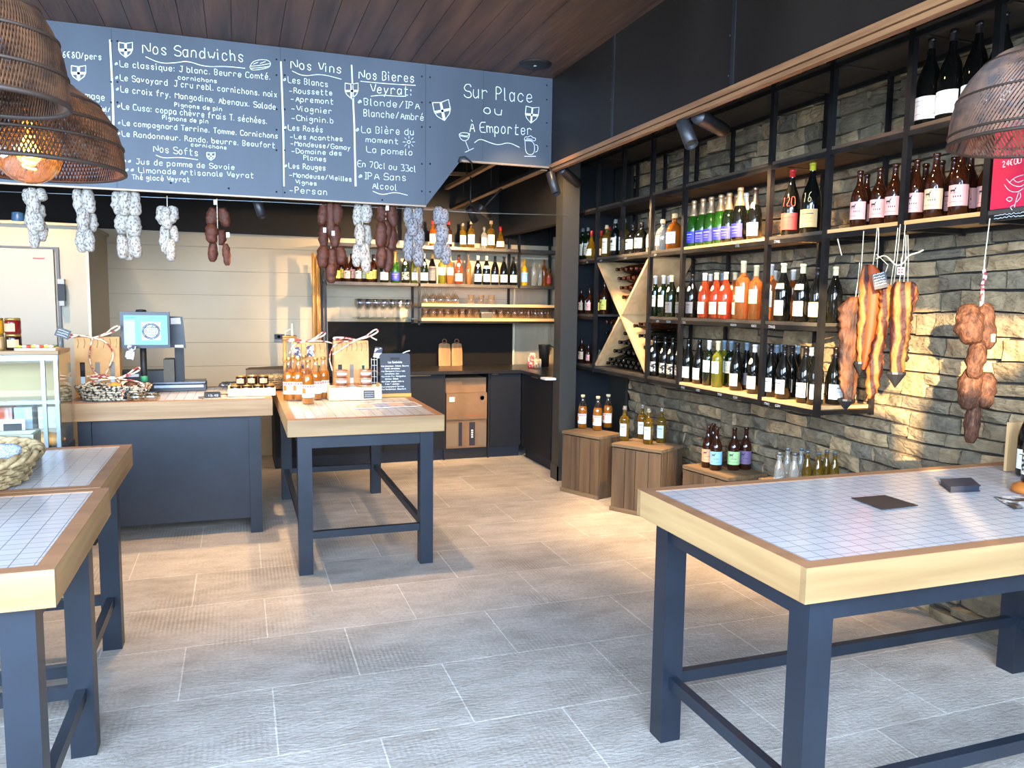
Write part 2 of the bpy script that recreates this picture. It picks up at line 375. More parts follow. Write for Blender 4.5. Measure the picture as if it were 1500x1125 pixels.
# cold room box on the left with its flush door
CR = mat('cold_room_panel', (168, 158, 134), .5)
struct(MB().box(-4.4, -1.12, 7.1, 8.1, 0, 2.12).build('wall_cold_room', CR), 'cream insulated cold room wall')
struct(MB().box(-4.4, -1.10, 7.07, 8.1, 2.12, 2.14).build('trim_1', CR))
struct(MB().box(-1.135, -1.115, 7.085, 7.10, 0, 2.12).box(-1.12, -1.105, 7.10, 8.1, .0, .01).build('trim_2', mat('warm_edge', (206, 196, 170), .5)))
dr = MB().box(-3.2, -1.36, 7.065, 7.10, .02, 1.93).build('door_1', mat('cold_room_door', (166, 158, 138), .45)); struct(dr, 'pale grey cold room door')
MB().box(-3.24, -1.325, 7.075, 7.1, 1.935, 1.95).box(-1.345, -1.325, 7.075, 7.1, .02, 1.935).build('door_frame', mat('door_gasket', (84, 86, 88), .5), dr)
dh = MB().box(-1.335, -1.285, 7.03, 7.075, 1.53, 1.66).build('door_latch', BLACKM, dr)
MB().box(-1.33, -1.285, 7.02, 7.07, 1.662, 1.70).box(-1.325, -1.29, 7.02, 7.07, 1.49, 1.528).build('latch_keeper', mat('latch_grey', (150, 150, 148), .4), dr)
MB().box(-1.50, -1.42, 7.06, 7.065, 1.855, 1.862).build('badge', mat('red_badge', (170, 40, 36), .5), dr)
# things lying on the cold room roof
tag(MB().tube([(-1.9, 7.35, 2.155), (-1.6, 7.30, 2.155), (-1.3, 7.33, 2.15)], .012, 8).build('grey_pipe', mat('pvc_grey', (150, 146, 138), .5)), 'thin grey pipe lying on top of the cold room', 'pipe')
tag(MB().lathe([(0, 0), (.04, 0), (.045, .02), (.04, .075), (.018, .08), (0, .08)], 16, (-1.62, 7.2, 2.14)).build('blue_cap', mat('blue_plastic', (38, 84, 140), .4)), 'small blue plastic cap on top of the cold room', 'cap')

# unseen made-up front behind the camera, its opening cut to shape the sun patch
def fmap(y, z):
    t = (y+1.5)/SUND.y; return (XW-SUND.x*t, -1.5, z-SUND.z*t)
FR = mat('sun_mask_paint', (90, 88, 84), .8)
lo = [(4.05, 0.97), (3.62, .99), (3.3, .98), (3.27, .60), (3.08, .60), (3.05, 1.05), (2.99, 1.11), (2.93, 1.10), (2.86, 1.04), (2.80, 1.06), (2.74, 1.22), (2.66, 1.25), (2.6, 1.2), (2.52, 1.33), (2.45, 1.34), (2.39, 1.26), (2.30, 1.28), (2.1, 1.20)]
L_ = [fmap(*q) for q in lo]; mb = MB()
mb.poly([(-4.4, -1.5, 0), (-4.4, -1.5, L_[0][2])]+L_+[(3.5, -1.5, L_[-1][2]), (3.5, -1.5, 0)], (0, -.1, 0))
T0, T1 = fmap(4.05, 1.56), fmap(2.1, 1.50)
mb.poly([(-4.4, -1.5, 3.2), (-4.4, -1.5, T0[2]), T0, T1, (3.5, -1.5, T1[2]), (3.5, -1.5, 3.2)], (0, -.1, 0))
mb.poly([(-4.4, -1.5, L_[0][2]), (-4.4, -1.5, T0[2]), T0, L_[0]], (0, -.1, 0))
mb.poly([(3.5, -1.5, L_[-1][2]), (3.5, -1.5, T1[2]), T1, L_[-1]], (0, -.1, 0))
struct(mb.build('wall_front_sun_mask', FR), 'unseen front wall with an opening cut to shape the sun patch')

# ================================================================== STEEL FASCIA, RAIL, MENU BOARD
FM = mottle('blackened_steel_sheet', (22, 17, 13), (33, 27, 22), 1.4, .45, .1, stretch=(1, 1, .3), rvar=.05, spec=.3)
mb = MB()
ys = [5.4, 4.42, 3.19, 1.95, .7, -1.6]
for a_, b_ in zip(ys[1:], ys[:-1]): mb.box(XR, XR+.02, a_+.004, b_-.004, 2.555, ZC)
struct(mb.build('wall_fascia', FM), 'blackened steel fascia above the bottle wall')
mb = MB()
for yy in ys[1:-1]:
    for zz in (2.62, 2.8, 3.0, 3.12): mb.lathe([(0, -.004), (.005, -.003), (.006, 0)], 8, M=Matrix.Translation((XR, yy+.03, zz)) @ Matrix.Rotation(R(-90), 4, 'Y') @ Matrix.Scale(-1, 4, (0, 0, 1)))
    mb.box(XR-.006, XR, yy-.012, yy+.012, 2.56, ZC)
struct(mb.build('trim_3', mottle('steel_seam', (58, 58, 60), (70, 70, 72), 6, .35, .8)), 'riveted seams of the fascia')
TRIMW = mottle('bronze_edge_rail', (132, 92, 62), (158, 114, 76), 5, .4, .25, stretch=(8, .5, 8))
struct(MB().box(XR-.022, XR+.02, -1.6, 5.4, 2.532, 2.56).box(XR-.014, XR+.02, -1.6, 5.4, 2.508, 2.528).build('trim_4', TRIMW), 'bronze toned double rail along the foot of the fascia')

bd = thing('menu_board', 'huge blue-grey steel menu board chalked with sandwiches, wines and beers', 'menu board', (0, YB, 2.2))
bdm = mottle('blue_grey_steel_board', (60, 67, 75), (76, 83, 92), 1.6, .5, .2, stretch=(1, 1, .25), detail=5, rvar=.05)
def bp(pts, dy=0): return [Vector((x, dy, z-2.2)) for x, z in pts]
ol = [(-3.6, 2.222), (1.25, 2.222), (1.50, 2.548), (2.178, 2.548), (2.178, ZC-.002), (-3.6, ZC-.002)]
MB().poly(bp(ol), (0, .02, 0)).build('board_panel', bdm, bd)
def bq(px, py): q = at(px, py, 'y', YB-.0012); return Vector((q.x, -.0012, q.z-2.2))
mb = MB()
for px_ in (165, 411, 623.6):
    a_ = bq(px_, 100); mb.box(a_.x-.0015, a_.x+.0015, -.0008, 0, .025, .965)
for px_ in (708,): a_ = bq(px_, 150); mb.box(a_.x-.001, a_.x+.001, -.0008, 0, .36, .965)
mb.build('panel_seam', mat('seam_dark', (38, 44, 52), .6), bd)
mb = MB()
for px_, pys in ((163, (60, 120, 150, 190, 230, 262)), (172, (60, 120, 150, 190, 230, 262)), (405, (87, 110, 160, 190, 220, 281)), (417, (88, 110, 160, 190, 220, 282)), (618, (112, 150, 186, 240, 280)), (630, (113, 150, 186, 240, 281)), (801, (125, 146, 180, 214)), (335, (40, 276)), (560, (293,)), (250, (268,))):
    for py_ in pys:
        a_ = bq(px_, py_); mb.lathe([(0, -.003), (.005, -.002), (.0065, 0)], 8, M=Matrix.Translation(a_+Vector((0, .0012, 0))) @ Matrix.Rotation(R(90), 4, 'X') @ Matrix.Scale(-1, 4, (0, 0, 1)))
mb.build('screw', mat('screw_head', (30, 34, 40), .4, .6), bd)
MB().poly(bp([(-3.6, 2.212), (1.25, 2.212), (1.25, 2.222), (-3.6, 2.222)], -.004), (0, .026, 0)).poly(bp([(1.5, 2.536), (2.178, 2.536), (2.178, 2.548), (1.5, 2.548)], -.004), (0, .026, 0)).build('edge_trim', mat('pale_bronze_edge', (150, 128, 104), .4, .3), bd)
hc = MB().tube([bq(671, 240)+Vector((0, -.01, .01)), bq(673, 231)+Vector((0, -.012, 0)), bq(680, 230)+Vector((0, -.012, 0)), bq(690, 236)+Vector((0, -.01, -.01)), bq(694, 243)+Vector((0, .03, -.02))], .006, 6).build('cable', BLACKM, bd)

NV = Vector((0, -1, 0)); ZU = Vector((0, 0, 1)); mb = MB()
def wl(txt, x0, y0, x1, y1, hp, w=.0036, n=1):
    P0, P1 = bq(x0, y0), bq(x1, y1); h = (bq(x0, y0-hp)-P0).length
    write(mb, txt, P0, P1, ZU, h, w, NV, n=n)
def wv(pts, w=.0045): ribbon(mb, smooth([bq(*q) for q in pts], 3), w, NV)
def shield(cx_, cy_, w, h, tilt=0):
    def q(u, v):
        u, v = u*w/2, v*h/2; c_, s_ = math.cos(tilt), math.sin(tilt); return bq(cx_+u*c_-v*s_, cy_+u*s_+v*c_)
    o = [(-1, -.95), (0, -.8), (1, -.95), (1, 0), (.75, .45), (0, 1), (-.75, .45), (-1, 0), (-1, -.95)]
    ribbon(mb, [q(*t) for t in o], .005, NV)
    for a_, b_ in (((0, -.8), (0, .95)), ((-.95, .02), (.95, .02))):
        P, Q = q(*a_), q(*b_); ribbon(mb, [P, Q], .017*w/22, NV)
TXT = [("6\u20ac80/pers", 92, 84, 151, 88, 9), ("et Fromage", 84, 139, 156, 148, 10), ("or/Rondel/", 116, 156, 163, 165, 7), ("10\u20ac/kg", 138, 170, 163, 177, 9), ("es", 150, 185, 158, 187, 5),
("Nos Sandwichs", 209, 78, 361, 91, 16), ("*Le classique: J blanc. Beurre Comt\u00e9.", 168, 97, 399, 117, 9), ("cornichons", 261, 116, 320, 122, 6),
("*Le Savoyard  J cru rebl. cornichons. noix", 169, 117, 408, 143, 9), ("*Le croix fry. Mangodine. Abenaux. Salade", 170, 134, 406, 161, 9), ("Pignons de pin", 256, 156, 327, 163, 6),
("*Le Cusa: coppa ch\u00e8vre frais T. s\u00e9ch\u00e9es.", 172, 159, 394, 182, 9), ("Pignons de pin", 238, 175, 307, 181, 6), ("*Le compagnard Terrine. Tomme. Cornichons", 173, 183, 409, 203, 8),
("*Le Randonneur. Rando. beurre. Beaufort", 172, 199, 405, 217, 8), ("cornichons", 280, 214, 334, 219, 5), ("Nos Softs", 225, 222, 293, 229, 10),
("** Jus de pomme de Savoie", 180, 239, 346, 249, 8), ("** Limonade Artisanale Veyrat", 184, 252, 374, 261, 8), ("* Th\u00e9 glac\u00e9 Veyrat", 184, 262, 280, 267, 7),
("Nos Vins", 426, 100, 504, 108, 13), ("*Les Blancs", 415, 120, 483, 128, 9), ("-Roussette", 424, 136, 489, 140, 8), ("-Apremont", 426, 148, 491, 153, 8), ("-Viognier", 427, 162, 489, 167, 8),
("-Chignin.b", 427, 176, 491, 181, 8), ("*Les Ros\u00e9s", 416, 190, 475, 194, 8), ("-Les Acanthes", 425, 203, 504, 207, 7), ("-Mondeuse/Gamay", 426, 213, 515, 220, 7), ("-Domaine des", 427, 224, 503, 228, 7),
("Planes", 445, 234, 480, 237, 7), ("*Les Rouges", 417, 246, 479, 250, 8), ("-Mondeuse/Vieilles", 424, 259, 517, 266, 7), ("Vignes", 433, 269, 466, 272, 6), ("-Persan", 424, 282, 482, 286, 9),
("Nos Bieres", 526, 115, 610, 121, 13), ("Veyrat:", 543, 136, 607, 140, 13), ("*Blonde/IPA", 524, 153, 617, 160, 10), ("Blanche/Ambr\u00e9", 533, 170, 623, 177, 10), ("*La Bi\u00e8re du", 521, 194, 609, 198, 10),
("moment", 536, 208, 586, 211, 8), ("La pomelo", 537, 223, 607, 228, 9), ("En 70cl ou 33cl", 524, 244, 611, 252, 9), ("*IPA Sans", 525, 262, 598, 265, 10), ("Alcool", 546, 276, 583, 279, 9),
("Sur Place", 680, 142, 784, 151, 19), ("ou", 709, 166, 741, 170, 13), ("\u00c0 Emporter", 688, 193, 782, 198, 15)]
for t_ in TXT: wl(*t_, w=.0050 if t_[5] > 12 else .0036)
for v_ in ([(213, 83), (235, 93), (258, 92), (275, 89), (300, 98), (330, 97), (359, 100)], [(228, 227), (240, 232), (262, 230), (290, 234)], [(428, 104), (445, 112), (470, 108), (500, 116)],
           [(528, 119), (570, 123), (609, 125)], [(543, 141), (560, 139), (580, 141), (595, 141)], [(546, 280), (560, 286), (578, 281), (597, 286)], [(695, 209), (703, 203), (715, 208), (730, 213), (745, 208), (761, 216)]): wv(v_)
for x0, y0, x1, y1 in ((161, 58, 167, 215), (411.5, 90, 416, 273), (515, 95, 521, 273)): ribbon(mb, [bq(x0, y0), bq((x0+x1)/2+1, (y0+y1)/2), bq(x1, y1)], .011, NV)
for a_ in ((115, 107, 21, 23), (184, 73, 20, 23), (309, 229, 12, 12), (515, 133, 19, 24), (648, 162, 24, 30, -.2), (779, 168, 19, 25, .1)): shield(*a_)
# a sandwich, a sun, a wine glass and a beer mug in chalk
for v_ in ([(366, 98), (370, 90), (382, 87), (393, 88), (397, 93), (394, 99), (380, 102), (368, 103), (366, 98)], [(367, 97), (380, 96), (396, 93)], [(368, 100), (382, 99), (395, 97)], [(371, 94), (378, 91)], [(381, 93), (389, 90)],
           [(672, 197), (685, 200), (688, 195), (676, 194), (672, 197), (675, 204), (681, 207), (687, 203), (688, 195)], [(682, 207), (687, 220)], [(681, 223), (688, 220), (694, 217)], [(674, 199), (686, 201)],
           [(769, 206), (770, 226), (783, 227), (783, 207), (769, 206)], [(768, 229), (785, 229)], [(784, 212), (788, 213), (788, 221), (784, 223)], [(768, 205), (769, 200), (774, 201), (777, 198), (781, 202), (785, 202), (784, 207), (776, 205), (768, 205)], [(771, 203), (780, 204)],
           [(596, 208), (599, 205), (602, 208), (599, 211), (596, 208)]): wv(v_, .0036)
for k in range(8): a_ = k*math.pi/4; wv([(599+5*math.cos(a_), 208+5*math.sin(a_)), (599+9*math.cos(a_), 208+9*math.sin(a_))], .0032)
mb.build('chalk_writing', CHALK, bd)
# ================================================================== TILE-TOPPED TABLES AND COUNTER
TL = mat('white_mosaic_tile', (216, 212, 208), .22); p = TL.node_tree.nodes['Principled BSDF']
tc = N(TL, 'ShaderNodeTexCoord'); bk = N(TL, 'ShaderNodeTexBrick', offset=0, _Scale=1.0)
for k_, v_ in (('Mortar Size', .0014), ('Mortar Smooth', .1), ('Brick Width', .056), ('Row Height', .046), ('Bias', 0)): bk.inputs[k_].default_value = v_
bk.inputs['Color1'].default_value = lin((186, 182, 180)); bk.inputs['Color2'].default_value = lin((180, 176, 174)); bk.inputs['Mortar'].default_value = lin((124, 120, 126))
LK(TL, tc.outputs['Object'], bk.inputs['Vector']); LK(TL, bk.outputs['Color'], p.inputs['Base Color'])
bb = N(TL, 'ShaderNodeBump', _Strength=.3, _Distance=.002, invert=True); LK(TL, bk.outputs['Fac'], bb.inputs['Height']); LK(TL, bb.outputs[0], p.inputs['Normal'])

def top(t, w, d, z0, z1, rim=.045, shadow=None):
    """tiled top let into an oak frame, centred on the thing's origin"""
    X, Y = w/2, d/2
    for s in (-1, 1):
        MB().poly([(-X, s*Y, z0), (X, s*Y, z0), (X, s*Y, z1-.0015), (-X, s*Y, z1-.0015)], (0, -s*.022, 0)).build('rim_board', OAKX, t)
        MB().poly([(s*X, -Y+.0225, z0), (s*X, Y-.0225, z0), (s*X, Y-.0225, z1-.0015), (s*X, -Y+.0225, z1-.0015)], (-s*.022, 0, 0)).build('rim_board', OAKY, t)
    mb = MB(); x, y = X-rim, Y-rim
    mb.grid([[(-X, -Y, z1), (X, -Y, z1), (X, Y, z1), (-X, Y, z1)], [(-x, -y, z1), (x, -y, z1), (x, y, z1), (-x, y, z1)]], closed=True, smooth=False)
    mb.grid([[(-X, -Y, z1-.0014), (X, -Y, z1-.0014), (X, Y, z1-.0014), (-X, Y, z1-.0014)], [(-X, -Y, z1), (X, -Y, z1), (X, Y, z1), (-X, Y, z1)]], closed=True, smooth=False)
    mb.grid([[(-x, -y, z1), (x, -y, z1), (x, y, z1), (-x, y, z1)], [(-x, -y, z1-.004), (x, -y, z1-.004), (x, y, z1-.004), (-x, y, z1-.004)]], closed=True, smooth=False)
    mb.build('rim_edge', RIM, t)
    MB().box(-x, x, -y, y, z1-.014, z1-.0025).build('tile_top', TL, t)

def table(label, x0, x1, y0, y1, group=None, rz=0):
    w, d = x1-x0, y1-y0; t = thing('display_table', label, 'table', ((x0+x1)/2, (y0+y1)/2, 0), rz, group)
    top(t, w, d, .805, .90)
    X, Y, L = w/2-.055, d/2-.045, .078
    for sx in (-1, 1):
        for sy in (-1, 1):
            MB().box(min(sx*X, sx*(X-L)), max(sx*X, sx*(X-L)), min(sy*Y, sy*(Y-L)), max(sy*Y, sy*(Y-L)), 0, .805).build('leg', NAVY, t, .003)
    for sy in (-1, 1):
        a_ = sorted((sy*(Y-.012), sy*(Y-.037)))
        MB().box(-X+L, X-L, a_[0], a_[1], .728, .805).build('apron', NAVY, t)
        b_ = sorted((sy*(Y-.024), sy*(Y-.054)))
        MB().box(-X+L, X-L, b_[0], b_[1], .20, .242).build('stretcher', NAVY, t)
    for sx in (-1, 1):
        a_ = sorted((sx*(X-.012), sx*(X-.037)))
        MB().box(a_[0], a_[1], -Y+L, Y-L, .728, .805).build('apron', NAVY, t)
        b_ = sorted((sx*(X-.024), sx*(X-.054)))
        MB().box(b_[0], b_[1], -Y+L, Y-L, .20, .242).build('stretcher', NAVY, t)
    return t
GT = 'tile-topped display tables'
table('tile-topped navy table under the hanging right lamp, against the stone wall', 1.335, 3.235, 1.548, 2.43, GT)
table('tile-topped navy table in the middle holding orange bottles and small blackboard', .245, 1.13, 4.40, 6.37, GT)
table('tile-topped navy table at the left edge, nearest the viewer', -2.33, -.43, 2.085, 2.965, GT)
table('tile-topped navy table at the left, touching the sales counter side, baskets on it', -2.36, -.46, 2.972, 3.84, GT)

t = thing('sales_counter', 'navy sales counter with oak rimmed tiled top carrying the till', 'counter', (-.395, 5.755, 0))
top(t, 1.20, .85, .80, .912)
MB().box(-.50, .525, -.335, -.315, .10, .80).build('front_panel', NAVY, t)
for x0 in (.45, -.555): MB().box(x0, x0+.075, -.36, -.28, 0, .80).build('leg', NAVY, t, .003)
for x0 in (.45, -.555): MB().box(x0, x0+.075, .30, .38, 0, .80).build('leg', NAVY, t, .003)
MB().box(.50, .52, -.28, .30, .10, .80).build('side_panel', NAVY, t)
MB().box(-.48, .5, .33, .35, .10, .80).build('rear_panel', NAVY, t)

# ================================================================== BOTTLE SHELVING ON THE STONE WALL
sh = thing('bottle_shelving', 'long black steel shelving with oak boards fixed to the stone wall', 'shelving', (XS, 3.3, 1.0))
def B(name, x0, x1, y0, y1, z0, z1, m, par=None): return MB().box(x0-XS, x1-XS, y0-3.3, y1-3.3, z0-1, z1-1).build(name, m, par or sh)
XB = XW-.035
LV = {1: 1.028, 2: 1.472, 3: 1.952, 4: 2.372, 5: 2.80}          # walking surface of each level
YU = [6.50, 6.09, 5.63, 5.17, 4.72, 3.81, 3.34]                 # uprights of the full-height part
YU2 = [2.845, 2.42, 1.6]
UW = .015
for i, y in enumerate(YU):
    z0 = .975 if i not in (2,) else 1.955
    B('upright', XS-.004, XS+.024, y-UW, y+UW, z0, 3.06, BLACKSTEEL)
    B('upright', XB-.022, XB, y-.011, y+.011, z0, 3.06, BLACKSTEEL)
for y in YU2:
    B('upright', XS-.004, XS+.024, y-UW, y+UW, 1.90, 3.06, BLACKSTEEL)
    B('upright', XB-.022, XB, y-.011, y+.011, 1.90, 3.06, BLACKSTEEL)
OAKS = wood('shelf_oak', (200, 156, 100), (226, 184, 128), 1, .5)
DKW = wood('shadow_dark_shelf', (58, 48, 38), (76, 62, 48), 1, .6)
def shelf(y0, y1, z, m=OAKS, lip=.042):
    s = B('shelf', XS+.004, XB-.002, y0+.012, y1-.012, z-.018, z, m)
    B('shelf_frame', XS-.002, XS+.022, y0+.011, y1-.011, z-lip-.002, z-.019, BLACKSTEEL, None)
    B('shelf_frame', XB-.02, XB, y0+.011, y1-.011, z-lip, z-.02, BLACKSTEEL, None)
GREYS = mottle('grey_steel_shelf', (74, 70, 64), (92, 86, 78), 8, .4, .4)
for y0, y1, m in ((6.09, 6.50, GREYS), (5.17, 6.09, GREYS), (4.72, 5.17, GREYS), (3.81, 4.72, OAKS), (3.34, 3.81, OAKS)): shelf(y0, y1, LV[1], m)
for y0, y1 in ((6.09, 6.50), (4.72, 5.17), (3.81, 4.72), (3.34, 3.81)): shelf(y0, y1, LV[2], GREYS)
for y0, y1, m in ((6.09, 6.50, GREYS), (5.17, 6.09, GREYS), (4.72, 5.17, GREYS), (3.81, 4.72, OAKS), (3.34, 3.81, GREYS), (2.845, 3.34, OAKS), (2.42, 2.845, OAKS), (1.6, 2.42, GREYS)): shelf(y0, y1, LV[3], m)
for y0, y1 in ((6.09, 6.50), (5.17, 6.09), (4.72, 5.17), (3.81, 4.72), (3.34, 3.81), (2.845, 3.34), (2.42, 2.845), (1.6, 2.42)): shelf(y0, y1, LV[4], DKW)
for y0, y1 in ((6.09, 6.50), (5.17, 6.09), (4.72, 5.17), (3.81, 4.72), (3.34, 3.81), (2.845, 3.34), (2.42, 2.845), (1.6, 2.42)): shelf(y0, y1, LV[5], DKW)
for z in (LV[1], LV[2], LV[3]): B('side_bar', XS+.022, XB-.022, 3.33, 3.352, z-.044, z-.02, BLACKSTEEL)
for y in (2.845, 2.42): B('side_bar', XS+.022, XB-.022, y-.011, y+.011, LV[3]-.044, LV[3]-.02, BLACKSTEEL)
# chalked price strips on the shelf fronts
mb = MB()
for px_, py_, wd in ((963, 474, 9), (979, 475, 12), (1002, 476, 9), (1074, 479, 16), (1104, 483, 13), (1130, 485, 16), (1003, 376, 0), (846, 391, 6), (860, 389, 6), (880, 386, 7), (916, 383, 8), (960, 378, 8), (1080, 362, 10), (1138, 356, 14)):
    if not wd: continue
    z_ = LV[2] if py_ > 420 else LV[3]
    q = at(px_, py_, 'x', XS-.0035); y_ = q.y; w_ = wd/250*abs(y_)/4.2
    for r_ in range(2): scribble(mb, (-.0035, y_-3.3+w_/2, z_-1-.034-.008*r_+.004), (-.0035, y_-3.3-w_/2, z_-1-.034-.008*r_+.004), ZU, .0065, .0016, Vector((-1, 0, 0)), 5)
for px_ in (1000, 1022, 1054, 1077, 1124, 1140):
    q = at(px_, 580, 'x', XS-.0035); w_ = .045
    for r_ in range(2): scribble(mb, (-.0035, q.y-3.3+w_/2, LV[1]-1-.030-.008*r_), (-.0035, q.y-3.3-w_/2, LV[1]-1-.030-.008*r_), ZU, .0065, .0016, Vector((-1, 0, 0)), 5)
q = at(1475, 335, 'x', XS-.0035)
for r_ in range(2): scribble(mb, (-.0035, q.y-3.3+.06, LV[3]-1-.026-.012*r_), (-.0035, q.y-3.3-.07, LV[3]-1-.026-.012*r_), ZU, .008, .002, Vector((-1, 0, 0)), 7)
mb.build('price_writing', CHALK, sh)

# oak X rack
rk = thing('wine_rack', 'oak X-shaped wine rack filled with lying bottles in the shelving', 'wine rack', (XS+.01, 5.63, LV[1]))
def slab2(a_, b_, nm):
    (ya, za), (yb, zb) = a_, b_; d = Vector((0, yb-ya, zb-za)); n_ = Vector((0, -d.z, d.y)).normalized()*.011
    MB().poly([Vector((0, ya, za))+n_, Vector((0, yb, zb))+n_, Vector((0, yb, zb))-n_, Vector((0, ya, za))-n_], (.375, 0, 0)).build(nm, OAKZ, rk)
zt = LV[3]-.045-LV[1]
slab2((.44, zt), (-.44, .012), 'rack_board'); slab2((.44, .012), (.018, zt/2-.012), 'rack_board'); slab2((-.018, zt/2+.02), (-.44, zt), 'rack_board')

# ================================================================== KITCHEN
YK = 7.40
def tb(o, label, cat, group=None): return tag(o, label, cat, group)
def cab(label, x0, x1, y0, y1, face, handle=None):
    """base cabinet, face 'y' looks to -y, 'x' looks to -x"""
    t = thing('base_cabinet', label, 'cabinet', ((x0+x1)/2, (y0+y1)/2, 0), 0, 'charcoal base cabinets')
    ox, oy = (x0+x1)/2, (y0+y1)/2
    if face == 'y':
        MB().box(x0-ox, x1-ox, y0-oy+.02, y1-oy, .11, .855).build('carcass', CAB, t); MB().box(x0-ox, x1-ox, y0-oy+.05, y1-oy, 0, .11).build('plinth', CABK, t)
        d = MB().box(x0-ox+.002, x1-ox-.002, y0-oy, y0-oy+.019, .115, .85).build('door', CAB, t)
        if handle: MB().box(handle[0]-ox, handle[1]-ox, y0-oy-.012, y0-oy, .846, .852).build('handle', mat('champagne_handle', (176, 150, 110), .3, .8), d)
    else:
        MB().box(x0-ox+.02, x1-ox, y0-oy, y1-oy, .11, .855).build('carcass', CAB, t); MB().box(x0-ox+.05, x1-ox, y0-oy, y1-oy, 0, .11).build('plinth', CABK, t)
        d = MB().box(x0-ox, x0-ox+.019, y0-oy+.002, y1-oy-.002, .115, .85).build('door', CAB, t)
        if handle: MB().box(x0-ox-.012, x0-ox, handle[0]-oy, handle[1]-oy, .846, .852).build('handle', mat('champagne_handle', (176, 150, 110), .3, .8), d)
    return t
cab('wide charcoal kitchen cabinet behind the middle table legs', .30, 1.30, YK, 8.08, 'y')
cab('charcoal kitchen cabinet left of the niche with the cardboard boxes', 1.30, 1.90, YK, 8.08, 'y', (1.50, 1.76))
cab('charcoal kitchen cabinet right of the niche with the cardboard boxes', 2.37, 2.70, YK, 8.08, 'y', (2.39, 2.45))
cab('charcoal cabinet on the right run, beside the dark olive post', 2.70, 3.28, 6.59, 7.38, 'x', (6.92, 7.08))
MBn = MB().box(1.90, 1.912, YK+.02, 8.08, 0, .855).box(2.358, 2.37, YK+.02, 8.08, 0, .855).box(1.912, 2.358, 7.98, 8.08, 0, .855).box(1.912, 2.358, YK+.05, 7.98, 0, .11)
tag(MBn.build('niche_unit', BLACKM), 'open black niche under the worktop holding three cardboard boxes', 'cabinet')
tag(MB().poly([(.28, YK-.02, .858), (2.68, YK-.02, .858), (2.68, 6.59, .858), (3.285, 6.59, .858), (3.285, 8.095, .858), (.28, 8.095, .858)], (0, 0, .032)).build('worktop', WORKTOP), 'black stone kitchen worktop running round the corner', 'worktop')
tag(MB().box(.86, 2.835, 8.07, 8.098, .891, 1.35).build('splashback', mat('dark_splashback', (22, 18, 14), .7, spec=.15)), 'dark brown splashback panel above the kitchen worktop', 'splashback')
# steel dresser / pass-through right of the splashback
t = thing('steel_cabinet', 'tall stainless steel cabinet standing right of the dark splashback', 'cabinet', (3.05, 8.07, .891))
MB().box(-.2, .2, -.012, .025, 0, 1.15).build('steel_panel', mottle('stainless', (170, 160, 138), (190, 180, 156), 3, .3, .4, stretch=(3, 3, .4)), t)
MB().box(-.215, -.2, -.03, .02, 0, 1.16).box(-.2, .2, -.03, .02, 1.15, 1.165).build('frame_strip', TALLOW, t)

def cardboard(label, x0, x1, y0, y1, z0, z1, deco):
    t = thing('cardboard_box', label, 'box', ((x0+x1)/2, (y0+y1)/2, z0), 0, 'cardboard boxes in the kitchen niche')
    w, d, h = (x1-x0)/2, (y1-y0)/2, z1-z0
    MB().box(-w, w, -d, d, 0, h).build('carton', CARD, t, .004); deco(t, w, -d-.001, h); return t
def d1(t, w, y, h):
    MB().box(-w+.03, -w+.17, y, y+.001, h*.55, h*.8).build('printed_text', mat('kraft_print', (140, 106, 74), .8), t)
def d2(t, w, y, h):
    MB().box(.0, w-.02, y, y+.001, h*.13, h*.17).build('printed_stripe', mat('orange_print', (150, 84, 40), .8), t)
    MB().box(-w+.03, -w+.085, y, y+.001, h*.68, h*.86).build('label', PAPER, t)
    MB().lathe([(0, 0), (.022, 0)], 20, M=Matrix.Translation((w-.05, y, h*.8)) @ Matrix.Rotation(R(90), 4, 'X')).build('round_label', mat('blue_label', (60, 82, 110), .6), t)
def d3(t, w, y, h):
    MB().box(-w+.13, -w+.165, y, y+.001, .02, h-.03).build('printed_band', mat('navy_print', (34, 38, 52), .7), t); MB().box(.03, .09, y, y+.001, .02, h-.03).build('printed_band', mat('navy_print', (34, 38, 52), .7), t)
    MB().box(-w+.01, -w+.12, y, y+.001, .02, h-.04).build('grey_band', mat('grey_print', (120, 104, 84), .8), t); MB().box(.12, w-.01, y, y+.001, .02, h-.04).build('grey_band', mat('grey_print', (120, 104, 84), .8), t)
    mb = MB(); 
    for k in range(4): mb.box(.05, .07, y-.001, y, .1+.022*k, .114+.022*k)
    mb.build('printed_letters', PAPER, t)
cardboard('cardboard box with striped navy bands, lowest in the niche', 1.925, 2.345, YK+.03, 7.9, .112, .40, d3)
cardboard('plain cardboard box with round blue label, middle of the niche', 1.925, 2.345, YK+.02, 7.9, .402, .665, d2)
cardboard('cardboard box with faded print, topmost in the niche', 1.92, 2.34, YK+.04, 7.9, .667, .815, d1)

# kitchen wall shelves
ks = thing('kitchen_shelving', 'black steel wall shelving with two oak glass shelves in the kitchen', 'shelving', (2.0, 7.9, 1.5))
def K(name, x0, x1, y0, y1, z0, z1, m): return MB().box(x0-2, x1-2, y0-7.9, y1-7.9, z0-1.5, z1-1.5).build(name, m, ks)
KY0, KY1 = 7.70, 8.04
for x0, x1 in ((.80, 2.77), (2.77, 3.25)):
    for z in (1.745, 2.115): K('shelf', x0, x1, KY0, KY1, z-.03, z, GREYS)
for x in (.80, 1.715, 2.77, 3.24):
    zt_ = 2.115 if x == .8 else (2.6 if x < 2 else 3.04)
    zb_ = .90 if x == .8 else 1.33 if x == 1.715 else 1.35
    K('upright', x-.012, x+.012, KY0, KY0+.022, zb_ if x != 2.77 else 1.715, zt_, BLACKSTEEL); K('upright', x-.012, x+.012, KY1-.022, KY1, zb_, zt_, BLACKSTEEL)
